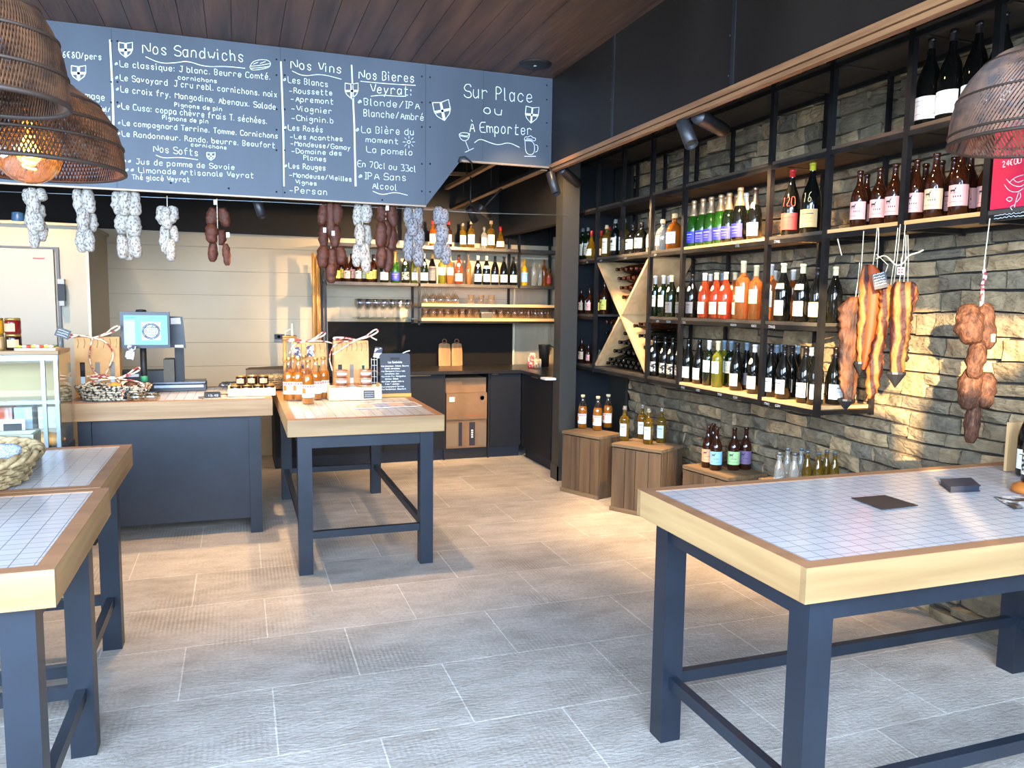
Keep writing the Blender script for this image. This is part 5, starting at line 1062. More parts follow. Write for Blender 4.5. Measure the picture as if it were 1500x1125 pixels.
rattan('lower left woven rattan pendant with the big glowing amber bulb', tuple(c), 128*s_, 132*s_, 150, .0022, (0, .28, .5, .72, .9), slant=.45, bulb=(bb_.x, bb_.y, bb_.z, .0745))
c = ray_pt(-14, 148, 1.45); s_ = 1.45/FPX
rattan('upper left woven rattan pendant cut by the photo corner', tuple(c), 101*s_, 168*s_, 140, .0017, (0, .25, .55, .8), slant=.4)
c = ray_pt(1528, 207, 2.3); s_ = 2.3/FPX
rattan('right woven rattan pendant hanging over the right table', tuple(c), 122*s_, 142*s_, 130, .0034, (0, .09, .45, .8), slant=.7, dbl='half', bulb=(0, 0, .07, .05))

# ================================================================== TRACK SPOTS AND OVERHEAD FRAME
def spot(label, p0, p1, r, mount, power=0, tgt=None, ang=50, lit=False, col=WARM, group='black cylinder spotlights'):
    p0, p1 = Vector(p0), Vector(p1); d = (p1-p0).normalized(); L = (p1-p0).length
    t = thing('track_spotlight', label, 'spotlight', p0, 0, group); M_ = d.to_track_quat('Z', 'Y').to_matrix().to_4x4()
    MB().lathe([(0, 0), (r*.96, 0), (r, .004), (r, L), (r*.9, L), (r*.85, L-.02), (0, L-.022)], 24, M=M_).build('cylinder', mottle('spot_black', (30, 30, 32), (38, 38, 40), 5, .4), t)
    MB().lathe([(0, L-.020), (r*.82, L-.018)], 20, M=M_).build('lens', emit('spot_lens_lit', (255, 214, 150), 14) if lit else mat('spot_lens', (60, 56, 50), .15), t)
    MB().tube([(0, 0, 0) if False else d*L*.25, Vector(mount)-p0], .008, 6).build('stem', BLACKM, t)
    if power:
        e = p1+d*.012; lamp('spot_beam', 'SPOT', e, tgt if tgt is not None else e+d, power, col, spot_size=R(ang), spot_blend=.6, shadow_soft_size=.02)
def pt(px, py, plane, v): return at(px, py, plane, v)
a_, b_ = pt(806, 254, 'y', 5.35), pt(815, 284, 'y', 5.27); spot('spotlight under the board corner pointing down', a_, b_, .032, (a_.x, a_.y, 2.535), 55, (1.7, 5.6, 0), 60)
a_, b_ = pt(822, 248, 'x', 2.22), pt(847, 269, 'x', 2.42); spot('spotlight under the board corner aimed right at the shelving', a_, b_, .034, (2.19, a_.y, 2.53), 150, (3.1, 5.0, 1.3), 85)
a_, b_ = pt(1000, 178, 'x', 2.20), pt(1013, 212, 'x', 2.20); spot('spotlight under the bronze rail pointing straight down', a_, b_, .036, (2.19, a_.y, 2.52), 30, (2.6, 4.0, 0), 60)
a_, b_ = pt(1022, 170, 'x', 2.22), pt(1060, 191, 'x', 2.50); spot('spotlight under the bronze rail aimed right at the shelving', a_, b_, .038, (2.19, a_.y, 2.52), 150, (3.05, 4.1, 1.4), 85)
a_, b_ = pt(376, 292, 'y', 5.62), pt(384, 318, 'y', 5.58); spot('spotlight in the dark behind the salami wire', a_, b_, .030, (a_.x, a_.y, 3.06), 75, (.0, 5.3, .9), 70)
a_, b_ = pt(687, 305, 'y', 6.4), pt(696, 324, 'y', 6.45); spot('left spotlight of the pair hanging before the kitchen', a_, b_, .032, (1.86, 6.4, 2.61), 60, (1.9, 6.9, .0), 60)
a_, b_ = pt(702, 304, 'y', 6.4), pt(716, 316, 'y', 6.62); spot('lit spotlight of the pair hanging before the kitchen', a_, b_, .030, (2.14, 6.4, 2.53), 200, (1.9, 7.9, 1.5), 100, True)
# unseen warm spots placed to reproduce the lit areas; beer one added for labels
for nm, p_, tg, pw_, an in (('table_spot', (.75, 4.75, 3.05), (.75, 4.95, .9), 80, 66), ('counter_spot', (-.3, 4.75, 3.05), (-.25, 4.9, .6), 95, 70), ('kitchen_wall_spot', (.9, 6.5, 2.9), (.7, 8.1, 1.2), 45, 100), ('cold_room_spot', (-1.5, 6.2, 2.9), (-1.8, 7.1, 1.0), 90, 95),
                           ('left_shelf_spot', (2.3, 5.9, 2.9), (2.7, 7.2, 1.0), 60, 80), ('meat_spot', (2.25, 2.9, 2.85), (2.95, 2.85, 1.9), 10, 80), ('beer_fill', (2.25, 2.5, 2.48), (3.0, 2.75, 2.08), 12, 75), ('floor_spot', (1.9, 4.9, 3.05), (1.9, 5.8, 0), 40, 75)):
    lamp(nm, 'SPOT', p_, tg, pw_, WARM, spot_size=R(an), spot_blend=.7, shadow_soft_size=.03)
BRZ = mottle('bronze_track', (128, 100, 70), (150, 120, 84), 5, .45, .3)
def bar(a_, b_, w, h, nm, m, label, cat, sus=None):
    a_, b_ = Vector(a_), Vector(b_); d = (b_-a_); n_ = Vector((-d.y, d.x, 0)).normalized()*w/2; u = Vector((0, 0, h))
    t = thing(nm, label, cat, a_)
    z0 = Vector((0, 0, 0)); MB().poly([n_, -n_, -n_+u, n_+u], d).build('rail', m, t)
    for k in (sus or ()): q = d*k; MB().tube([q+u, q+Vector((0, 0, 3.06-a_.z))], .005, 6).build('suspension_rod', BLACKM, t)
bar((2.14, 5.43, 2.53), (2.14, 8.0, 2.53), .035, .03, 'ceiling_track', BLACKSTEEL, 'long bronze edged lighting track running back into the kitchen', 'lighting track', (.12, .5, .85))
bar((2.135, 5.43, 2.522), (2.135, 8.0, 2.522), .05, .007, 'track_cover', BRZ, 'thin bronze strip under the long lighting track', 'trim strip')
bar((1.86, 5.50, 2.60), (1.86, 7.2, 2.60), .04, .03, 'ceiling_track', BRZ, 'shorter bronze track parallel to the long one', 'lighting track', (.1, .6))
for k, (y, z) in enumerate(((5.9, 2.72), (6.5, 2.74), (7.1, 2.72))):
    bar((.2, y, z), (2.1, y, z), .05, .03, 'ceiling_crossbar', BRZ if k != 1 else BLACKSTEEL, f'overhead crossbar in the dark ceiling, {ORD[k]} from the board', 'ceiling bar', (.3, .8))
t = thing('ceiling_tray', 'dark cable tray hanging above the kitchen behind the board', 'cable tray', (1.35, 6.0, 2.66)); MB().box(-.3, .35, -.12, .12, 0, .06).build('tray', BLACKSTEEL, t); MB().tube([(0, 0, .06), (0, 0, .40)], .005, 6).build('suspension_rod', BLACKM, t)
# ================================================================== THINGS ON THE SALES COUNTER
ZT = .9125
def cpt(px, py, z=ZT): q = at(px, py, 'z', z); return q
SCR = emit('till_screen_glow', (100, 160, 220), .30)
q = at(213, 505, 'y', 5.75)
t = thing('till_monitor', 'black till monitor with glowing blue screen on the sales counter', 'monitor', (q.x, 5.75, ZT))
k = (Vector((q.x, 5.75, 1.2))-CO).dot(fw)/FPX
def mq(px, py, y=5.75): p_ = at(px, py, 'y', y); return p_.x-q.x, p_.z-ZT
(xa, za), (xb, zb) = mq(178, 510), mq(248, 457)
MB().box(xa, xb, -.02, .02, za, zb).build('bezel', mat('monitor_black', (22, 24, 34), .35), t, .004)
(xc, zc2), (xd, zd) = mq(183, 505), mq(245, 462)
sc_ = MB().box(xc, xd, -.0225, -.0202, zc2, zd).build('screen', SCR, t)
mb = MB(); ex = lambda u, v: (xc+(xd-xc)*u, zc2+(zd-zc2)*v)
x0_, z0_ = ex(.40, .16); x1_, z1_ = ex(.84, .78)
mb.box(x0_, x1_, -.0236, -.0228, z0_, z1_).build('logo_panel', emit('screen_white', (190, 214, 236), .26), sc_)
mb = MB(); cx_, cz_ = ex(.62, .46); rx, rz_ = (x1_-x0_)*.46, (z1_-z0_)*.42
for s__ in (1, .86): ribbon(mb, [Vector((cx_+rx*s__*math.cos(a_), -.0242, cz_+rz_*s__*math.sin(a_))) for a_ in [2*math.pi*i/24 for i in range(25)]], .006, NV)
for dz in (-.5, -.15, .2, .5): scribble(mb, (cx_-rx*.62, -.0242, cz_+dz*rz_-.006), (cx_+rx*.62, -.0242, cz_+dz*rz_-.006), ZU, .020, .005, NV, 7)
x2, z2 = ex(.05, .9); scribble(mb, (x2, -.0236, z2), (x2+.06, -.0236, z2), ZU, .008, .002, NV, 6); scribble(mb, (x2+.14, -.0236, z2), (x2+.24, -.0236, z2), ZU, .008, .002, NV, 8)
mb.build('screen_writing', mat('screen_ink', (16, 34, 60), .6), sc_)
MB().box(xc, xc+(xd-xc)*.25, -.0232, -.0226, zc2+.002, z2-.012).build('screen_column', emit('screen_pale', (150, 196, 232), .28), sc_)
MB().tube([((xa+xb)/2-.02, .01, 0), ((xa+xb)/2-.02, .01, za+.03)], .02, 10).build('stand', BLACKM, t)
MB().lathe([(.0, .0), (.09, 0), (.09, .012), (.02, .02), (0, .02)], 24, ((xa+xb)/2-.02, .01, 0)).build('foot', BLACKM, t)
MB().lathe([(.0215, .085), (.0215, .125)], 12, ((xa+xb)/2-.02, .01, 0)).build('green_sticker', mat('green_tape', (60, 160, 110), .5), t)
MB().lathe([(0, 0), (.035, 0), (.03, .014), (0, .016)], 16, (-.02, 0, zb)).build('camera_knob', BLACKM, t)
p_ = at(262, 500, 'y', 5.98); t = thing('customer_display', 'tilted black display back with white stickers behind the till monitor', 'monitor', (p_.x, 5.98, ZT))
def dq(px, py): a_ = at(px, py, 'y', 5.98); return Vector((a_.x-p_.x, 0, a_.z-ZT))
MB().poly([dq(236, 508), dq(272, 510), dq(267, 464), dq(240, 463)], (0, .03, 0)).build('casing', mat('monitor_black', (22, 24, 34), .35), t)
MB().poly([dq(250, 475), dq(265, 474.5), dq(264, 465.5), dq(250, 466)], (0, -.002, 0)).poly([dq(256, 509), dq(269, 509.4), dq(268.6, 505), dq(256, 505)], (0, -.002, 0)).build('sticker', PAPER, t)
MB().box(-.03, .03, .0, .03, 0, .30).box(-.04, .04, -.05, .05, 0, .015).build('stand', BLACKM, t)
p_ = cpt(216, 566); t = thing('receipt_printer', 'black receipt printer and cash box behind the till monitor', 'printer', (p_.x, 6.02, ZT))
MB().box(-.14, .14, -.06, .10, 0, .14).build('casing', mat('printer_black', (26, 25, 24), .5), t, .006); MB().box(.14, .21, -.08, .10, 0, .22).build('side_box', mat('taupe_box', (92, 82, 64), .6), t, .004)
MB().box(-.10, -.02, -.0625, -.06, .10, .12).build('sticker', PAPER, t)
p_ = cpt(268, 566); t = thing('shop_scale', 'low grey weighing scale beside the till on the counter', 'scale', (p_.x, 6.02, ZT))
MB().box(-.185, .17, -.11, .14, .0, .045).build('base', mat('scale_black', (30, 30, 34), .45), t, .005); MB().box(-.175, .165, -.10, .13, .05, .062).build('weighing_plate', mat('scale_grey', (96, 100, 106), .3, .5), t, .003)
MB().box(-.165, .155, -.113, -.111, .024, .042).build('front_strip', mat('pale_blue_strip', (170, 190, 206), .35), t); MB().box(-.1, .1, -.08, .1, .045, .05).build('spacer', BLACKM, t)
p_ = cpt(312, 582); t = thing('card_terminal', 'small black card terminal near the counter edge', 'card terminal', (p_.x, p_.y+.02, ZT), R(8))
MB().box(-.05, .045, -.025, .05, 0, .03).build('casing', mat('terminal_black', (24, 24, 26), .4), t, .005)
mb = MB(); write(mb, '12:45', (-.034, -.0262, .007), (.032, -.0262, .007), ZU, .012, .0018, NV); mb.build('display_digits', PAPER, t)
MB().tube([(.0, .05, .008), (.09, .09, .006), (.16, .03, .005)], .003, 5).build('cable', BLACKM, t)
MB().box(-.09, -.055, -.04, .02, 0, .006).build('card_slip', mat('grey_slip', (90, 88, 84), .6), t)
p_ = cpt(355, 571); t = thing('bubble_bag', 'crumpled clear plastic wrap beside the jar tray', 'plastic wrap', (p_.x-.07, p_.y+.18, ZT)); mb = MB()
for i in range(5): mb.lathe([(0, 0), (.035, .006), (.03, .03), (.01, .042), (0, .043)], 8, (i*.025-.06, (i % 2)*.03, 0))
mb.build('wrap', thinglass('crumpled_film', (225, 228, 232), .2, .1), t)
# tray of jars
def jar(label, loc, rr_=.034, h=.062, glass='dark', group='jam jars in the pale tray', lid='gold', lab='kraft'):
    key = ('jar', rr_, h, glass)
    if key not in PM:
        J = {'dark': mat('dark_jam', (38, 16, 12), .1), 'honey': mat('honey_jar', (200, 140, 30), .1), 'red': mat('red_jam', (110, 22, 18), .1), 'mustard': mat('mustard_jar', (190, 150, 90), .2)}[glass]
        b_ = MB().lathe([(0, 0), (rr_*.92, 0), (rr_, .006), (rr_, h*.78), (rr_*.93, h*.86), (0, h*.86)], 18).mesh('jar_glass', J)
        l_ = MB().lathe([(0, h*.86), (rr_*.96, h*.86), (rr_*.96, h*.98), (rr_*.9, h), (0, h)], 18).mesh('lid', CM['gold'])
        g_ = MB().lathe([((rr_+.0008), h*.16), ((rr_+.0008), h*.24), (rr_+.0008, h*.58), (rr_+.0008, h*.66)], 8, a0=-R(44), a1=R(44)).mesh('label', mat('brown_jar_label', (198, 160, 120), .7))
        PM[key] = (b_, l_, g_)
    b_, l_, g_ = PM[key]; o = inst(b_, 'jam_jar', None, loc, (0, 0, R(-95+random.uniform(-15, 15)))); tag(o, label, 'jar', group); inst(l_, 'lid', o); inst(g_, 'label', o); return o
pa, pb = cpt(333, 581), cpt(405, 580); yc = pa.y+.10
t = thing('jar_tray', 'pale wooden tray holding the dark jam jars', 'tray', ((pa.x+pb.x)/2, yc, ZT)); w = (pb.x-pa.x)/2-.004
PALEW = wood('pale_poplar', (216, 188, 140), (232, 206, 160), 0, .6)
MB().box(-w, w, -.10, -.09, 0, .052).build('front_board', PALEW, t); MB().box(-w, w, .09, .10, 0, .052).build('back_board', PALEW, t); [MB().box(e_, e_+.01, -.09, .09, 0, .052).build('end_board', PALEW, t) for e_ in (-w, w-.01)]; MB().box(-w+.01, w-.01, -.09, .09, 0, .01).build('bottom_board', PALEW, t)
X0 = (pa.x+pb.x)/2
n_ = 0
for i in range(4):
    for j in range(2):
        jar(f'dark jam jar, {ORD[i]} from left, {"front" if j == 0 else "back"} of the tray', (X0-w+.048+i*.073, yc-.052+j*.075, ZT+.011))
for i in range(3): jar(f'dark jam jar stacked on top in the tray, {ORD[i]} from left', (X0-w+.085+i*.072, yc-.052+.01*(i % 2), ZT+.0745))
# kraft paper, box and basket behind the jars
p_ = at(385, 530, 'y', 6.05); t = thing('shipping_box', 'opened cardboard box behind the jam jars', 'box', (p_.x+.02, 6.115, ZT)); MB().box(-.14, .14, -.06, .06, 0, .13).build('carton', CARD, t); MB().quad([(-.14, -.062, .13), (.14, -.062, .13), (.16, -.10, .16), (-.12, -.10, .15)]).build('flap', CARD, t)
WICK = mottle('pale_wicker', (150, 120, 78), (206, 178, 128), 40, .7)
def basket(label, loc, rx, ry, h, flare, m, rows_=8, rod=.006, name='wicker_basket', rim=.011, group=None, rz=0, handle=False):
    t = thing(name, label, 'basket', loc, rz, group); mb = MB(); n_ = 44
    for k in range(rows_):
        f = k/(rows_-1); s_ = 1+flare*f
        mb.tube([((rx*s_+rod*.8*math.cos(22*2*math.pi*j/n_+k*math.pi))*math.cos(2*math.pi*j/n_), (ry*s_+rod*.8*math.cos(22*2*math.pi*j/n_+k*math.pi))*math.sin(2*math.pi*j/n_), rod+(h-rod)*f) for j in range(n_)], rod, 5, closed=True)
    mb.build('woven_side', m, t)
    mb = MB()
    for j in range(22): a_ = 2*math.pi*j/22; mb.tube([(rx*math.cos(a_), ry*math.sin(a_), 0.004), (rx*(1+flare)*math.cos(a_), ry*(1+flare)*math.sin(a_), h)], rod*.7, 5)
    mb.build('stake', m, t)
    mb = MB(); s_ = 1+flare
    for ph in (0, 1, 2): mb.tube([((rx*s_+rim*.7*math.cos(9*2*math.pi*j/60+ph*2.1))*math.cos(2*math.pi*j/60), (ry*s_+rim*.7*math.cos(9*2*math.pi*j/60+ph*2.1))*math.sin(2*math.pi*j/60), h+rim*.7*math.sin(9*2*math.pi*j/60+ph*2.1)) for j in range(60)], rim*.6, 6, closed=True)
    mb.build('braided_rim', m, t)
    MB().lathe([(0, .003), (1, .003), (1, .008), (0, .008)], 24, M=Matrix.Diagonal((rx, ry, 1, 1))).build('base', m, t)
    return t
p_ = cpt(400, 560); basket('small wicker basket behind the jar tray', (p_.x-.02, 5.95, ZT), .07, .06, .09, .2, WICK, 6, .006)
# gift carrier of bottles with ribbon, left of the till
RIB = mottle('cream_red_ribbon', (158, 52, 52), (236, 214, 184), 30, .6, contrast=(.42, .5))
def carrier(label, c, w, d, h, rz, wins, group='kraft bottle carriers'):
    t = thing('bottle_carrier', label, 'gift bag', c, rz, group); w /= 2; d /= 2
    rows = []
    for f, k in ((0, 1), (.6, 1), (.85, .9), (1, .55)): rows.append([(-w, -d*k, h*f), (w, -d*k, h*f), (w, d*k, h*f), (-w, d*k, h*f)])
    MB().grid(rows, True, False, True, True).build('kraft_body', KRAFT, t)
    for i, cc in enumerate(wins):
        u = -w+2*w*(i+.5)/len(wins); MB().box(u-w*.11, u+w*.11, -d-.002, -d-.0005, h*.16, h*.58).build('window', mat('window_'+cc, {'dark': (40, 30, 32), 'grey': (128, 122, 110), 'blue': (120, 150, 170), 'green': (150, 180, 130)}[cc], .2), t)
        MB().box(u-w*.10, u+w*.10, -d-.003, -d-.002, h*.17, h*.34).build('bottle_label', LM['bluewhite'] if cc != 'green' else LM['lime'], t)
        if cc != 'grey': MB().box(u-w*.07, u+w*.07, -d-.003, -d-.002, h*.44, h*.56).build('bottle_neck', BLACKM, t)
    mb = MB()
    for i in range(7): u = -w+2*w*(i+.5)/7; mb.tube([(u, -d*.62, h*.97), (u+.006, -d*.8, h*.9), (u, -d*.93, h*.82)], .003, 4)
    mb.build('crease', mat('kraft_crease', (176, 128, 76), .8), t)
    return t
def bow(t, o, s, m=RIB, hang=()):
    o = Vector(o)
    for sg in (-1, 1):
        MB().tube(smooth([o, o+Vector((sg*.5, -.1, .12))*s, o+Vector((sg*1.0, -.1, .38 if sg > 0 else .12))*s, o+Vector((sg*.85, 0, .50 if sg > 0 else -.02))*s, o+Vector((sg*.4, 0, .12))*s, o], 2), .006, 6).build('ribbon_loop', m, t)
    for pts in hang: MB().tube(smooth([o]+[o+Vector(p__)*s for p__ in pts], 2), .005, 6).build('ribbon_tail', m, t)
pL, pR = at(113, 560, 'y', 5.72), at(178, 560, 'y', 5.72); yy = 5.72
t = carrier('kraft bottle carrier with big cream bow beside the till', ((pL.x+pR.x)/2, yy, ZT), pR.x-pL.x, .10, .39, 0, ['dark', 'grey', 'grey'])
bow(t, (-.02, -.06, .385), .17, hang=([(-.12, -.1, -.5), (-.1, -.15, -1.1), (.3, -.15, -1.6)], [(.45, -.1, -.1), (.75, -.15, -.6), (.55, -.15, -1.1), (.35, -.1, -1.5)]))
MB().box(.11, .16, -.075, -.045, .28, .37, Matrix.Rotation(R(12), 4, 'Y')).build('paper_tag', mottle('printed_tag', (60, 60, 78), (220, 214, 206), 30, .6, contrast=(.46, .54)), t)
# hamper basket in cellophane
BLKW = mottle('black_white_wicker', (36, 30, 26), (206, 190, 160), 55, .6, contrast=(.44, .52))
p_ = cpt(168, 588); hb = basket('black and white woven hamper with ribbons on the counter front', (p_.x-.02, p_.y+.13, ZT), .17, .105, .085, .25, BLKW, 6, .008, 'gift_hamper', .010)
bow(hb, (.02, -.05, .135), .15, hang=([(-.9, -.2, -.05), (-1.2, -.2, -.3)], [(1.0, -.3, -.1), (1.2, -.3, -.5)], [(.35, -.5, -.3), (.3, -.75, -.8)], [(-.5, .1, .2), (-1.1, .1, .1)]))
t = hb
FOOD = [('cheese', (.0, .02, .075), .04, mat('yellow_cheese', (214, 160, 60), .5)), ('sausage', (.10, -.02, .08), .045, SAB), ('jar', (-.09, .0, .07), .036, mat('dark_jam', (38, 16, 12), .1)), ('pate', (-.02, -.06, .07), .032, mat('rosy_paper', (196, 140, 120), .7)), ('terrine', (.06, .05, .08), .04, CREAMP)]
for i, (nm, pp, r_, m_) in enumerate(FOOD):
    o = MB().lathe([(r_*math.sin(a_), -r_*math.cos(a_)*.8) for a_ in [math.pi*j/8 for j in range(9)]], 14).build(nm+'_gift', m_, None); q_ = Matrix.Translation(Vector(hb.location)) @ Vector(pp); o.location = q_
    tag(o, ['yellow wrapped cheese', 'short thick sausage', 'round dark preserve', 'pinkish wrapped pate', 'cream wrapped terrine'][i]+' lying in the woven hamper', 'hamper food')
for i, (dx, wd) in enumerate(((.10, 'left'), (.19, 'right'))):
    o = MB().lathe([(0, 0), (.035, .002), (.042, .03), (.03, .055), (0, .06)], 12).build('cellophane_pouch', thinglass('cellophane', (235, 232, 226), .25, .12)); o.location = (hb.location.x+dx+.04, hb.location.y-.13, ZT); o.scale = (1.3, .9, .9); tag(o, f'clear cellophane pouch before the hamper, {wd} one', 'pouch')

# ================================================================== THINGS ON THE MIDDLE TABLE
ZD = .9005
def dpt(px, py): return at(px, py, 'z', ZD)
for i, (px_, py_, wd) in enumerate(((424, 586, 'leftmost'), (438, 586, 'second from left'), (452, 591, 'front centre'), (463, 585, 'fourth from left'), (474, 583, 'rightmost'), (430, 580, 'back left'), (446, 579, 'back centre'))):
    p_ = dpt(px_, py_); bottle('juice', 'juice', 'white', 'gold', f'orange juice bottle with fruit label on the middle table, {wd}', 'juice bottles on the middle table', (p_.x, p_.y, ZD), -98, sc=.98, **PEACH)
pL, pR = dpt(482, 587), dpt(558, 584); cx_, w = (pL.x+pR.x)/2, (pR.x-pL.x)/2; yc = pL.y+.085
t = thing('display_crate', 'pale wooden crate with stepped tray of glass terrines and small slate', 'crate', (cx_, yc, ZD))
MB().box(-w, w, -.085, -.075, 0, .085).build('front_board', PALEW, t); MB().box(-w, w, .075, .085, 0, .085).build('back_board', PALEW, t)
[MB().box(e_, e_+.01, -.075, .075, 0, .10).build('end_board', PALEW, t) for e_ in (-w, w-.01)]; MB().box(-w+.01, w-.01, -.075, .075, 0, .05).build('bottom_board', PALEW, t)
MB().box(.052, .125, -.0875, -.0852, .008, .062).build('slate_label', mat('slate_grey', (72, 70, 68), .6), t)
mb = MB()
for k in range(3): scribble(mb, (.06, -.0885, .045-.014*k), (.118, -.0885, .045-.014*k), ZU, .009, .0018, NV, 7)
mb.build('chalk_text', CHALK, t)
TER = mat('pinkish_terrine', (190, 130, 100), .35)
def terrine(label, loc):
    if 'ter' not in PM:
        PM['ter'] = (MB().lathe([(0, 0), (.032, 0), (.040, .036), (.041, .038), (0, .038)], 20).mesh('terrine_glass', TER), MB().lathe([(.042, .036), (.043, .040), (.043, .046), (.036, .049), (0, .049)], 20).mesh('lid', thinglass('jar_lid_glass', (240, 225, 205), .2, .05)),
                     MB().lathe([(.0375, .012), (.041, .030)], 10, a0=-R(60), a1=R(60)).mesh('label', PAPER), MB().lathe([(.043, .036), (.0445, .038), (.043, .041)], 20).mesh('rubber_ring', LM['orange']))
    a_, b_, c_, d_ = PM['ter']; o = inst(a_, 'terrine_jar', None, loc, (0, 0, R(-92+random.uniform(-8, 8)))); inst(b_, 'lid', o); inst(c_, 'label', o); inst(d_, 'rubber_ring', o); tag(o, label, 'terrine jar', 'glass terrines in the pale crate')
for i, (dx, wd) in enumerate(((-.085, 'left'), (.075, 'right'))):
    for k, (dz, wh) in enumerate(((.052, 'bottom'), (.102, 'middle'), (.152, 'top'))): terrine(f'glass terrine jar in the pale crate, {wd} stack, {wh}', (cx_+dx, yc-.028, ZD+dz))
terrine('glass terrine jar in the pale crate between the two stacks', (cx_-.005, yc+.03, ZD+.052))
bg1 = carrier('kraft bottle carrier with three windows behind the glass terrines', (cx_+.0, yc+.15, ZD), .235, .10, .385, 0, ['dark', 'grey', 'green'])
bow(bg1, (.03, -.05, .39), .16, hang=([(-.5, -.1, -.3), (-1.0, -.1, -.6)], [(-.9, -.05, -.1), (-1.15, 0, -.7), (-1.0, 0, -1.3)], [(.5, 0, .2), (.9, 0, 0)]))
PT = mottle('printed_tag', (60, 60, 78), (220, 214, 206), 30, .6, contrast=(.46, .54))
MB().box(.075, .125, -.066, -.056, .30, .375, Matrix.Rotation(R(14), 4, 'Y')).build('paper_tag', PT, bg1)
p_ = at(450, 560, 'y', 5.56); bg2 = carrier('kraft bottle carrier with two windows behind the orange bottles', (p_.x+.03, 5.68, ZD), .225, .10, .36, 0, ['blue', 'green'])
bow(bg2, (-.03, -.05, .37), .14, hang=([(-.6, -.1, -.1), (-.8, -.1, -.6)], [(.9, -.1, .05), (1.6, -.1, -.2)]))
for dx in (-.06, .03): MB().box(dx-.024, dx+.024, -.068, -.056, .265, .34, Matrix.Rotation(R(-6), 4, 'Y')).build('paper_tag', PT, bg2)
p_ = at(427, 560, 'y', 5.72); t = thing('raffia_holder', 'tall golden rattan stand left of the kraft carriers', 'stand', (p_.x, 5.86, ZD))
mb = MB()
for sx in (-.035, .035):
    for sy_ in (-.035, .035): mb.tube([(sx, sy_, 0), (sx, sy_, .40)], .010, 8)
mb.build('post', mottle('golden_cane', (190, 130, 56), (226, 172, 92), 20, .45), t)
mb = MB()
for zz in (.08, .22, .23, .38, .395): mb.tube([(-.045, -.045, zz), (.045, -.045, zz), (.045, .045, zz), (-.045, .045, zz)], .008, 6, closed=True)
mb.build('binding', mottle('golden_cane', (190, 130, 56), (226, 172, 92), 20, .45), t)
MB().tube([(.02, 0, .0), (.02, 0, .49)], .010, 8).tube([(-.03, 0, .38), (-.028, 0, .43), (.0, 0, .445), (.02, 0, .455)], .005, 6).build('wooden_spoon', TALLOW, t)
# chalkboard menu standing at the table edge
pL, pR = dpt(558, 581.5), dpt(604, 581.5); t = thing('table_blackboard', 'small blackboard with handwritten sandwich list on the middle table', 'blackboard', ((pL.x+pR.x)/2, pL.y, ZD)); w = (pR.x-pL.x)/2
M_ = Matrix.Rotation(R(-6), 4, 'X'); hB = .30
MB().box(-w, w, -.012, .020, 0, .022).build('wooden_foot', mat('amber_wood', (206, 150, 66), .5), t)
MB().poly([M_ @ Vector(v) for v in [(-w, 0, .02), (w, 0, .02), (w, 0, hB-.012), (w-.012, 0, hB), (-w+.012, 0, hB), (-w, 0, hB-.012)]], (0, .008, 0)).build('slate_panel', mat('blackboard_grey', (50, 56, 64), .6), t)
MB().poly([M_ @ Vector(v) for v in [(-.035, -.002, hB-.045), (.03, -.002, hB-.045), (.03, -.002, hB-.028), (-.035, -.002, hB-.028)]], (0, .001, 0)).build('handle_slot', mat('slot_dark', (26, 24, 24), .6), t)
mb = MB(); UP = M_.to_3x3() @ ZU; lines = ['*Le classique: J blanc. Beurre', 'Comt\u00e9. cornichons', '*Le Savoyard J cru rebl.', 'cornichons. noix', '*Le croix fry. Mangodine', 'Abenaux. Salade', '*Le Cusa: coppa ch\u00e8vre', 'frais T. s\u00e9ch\u00e9es', '*Le compagnard Terrine', '*Le Randonneur. Beaufort']
write(mb, 'Les Sandwichs', M_ @ Vector((-.05, -.003, hB-.068)), M_ @ Vector((.05, -.003, hB-.068)), UP, .014, .0022, NV)
for i, ln in enumerate(lines):
    z_ = hB-.092-i*.0178; ind = .0 if ln[0] == '*' else .025
    write(mb, ln, M_ @ Vector((-w+.006+ind, -.003, z_)), M_ @ Vector((-w+.006+ind+(2*w-.016-ind)*min(1, len(ln)/27), -.003, z_)), UP, .0095, .0019, NV, jit=.05)
mb.build('chalk_text', CHALK, t)
MB().tube([M_ @ Vector((.055, .01, hB)), M_ @ Vector((.08, .005, hB+.012)), M_ @ Vector((.105, 0, hB+.018))], .004, 6).build('chalk_stick', PAPER, t)
t = thing('wire_grid', 'small white wire grid between carrier and blackboard', 'grid', (pL.x-.025, pL.y+.12, ZD)); mb = MB()
for k in range(3): mb.tube([(-.02+.02*k, 0, 0), (-.02+.02*k, 0, .26)], .0025, 5)
for k in range(6): mb.tube([(-.022, 0, .05+.04*k), (.022, 0, .05+.04*k)], .0025, 5)
mb.build('wires', WHITEP, t)
FLY = [((516, 592), (549, 591), (558, 598), (520, 599), (188, 160, 140)), ((541, 591), (567, 590), (581, 597), (552, 598), (120, 130, 170)), ((562, 590), (588, 589.5), (600, 596), (574, 597), (180, 140, 120)), ((586, 590), (606, 589), (619, 595), (594, 596.5), (120, 106, 106))]
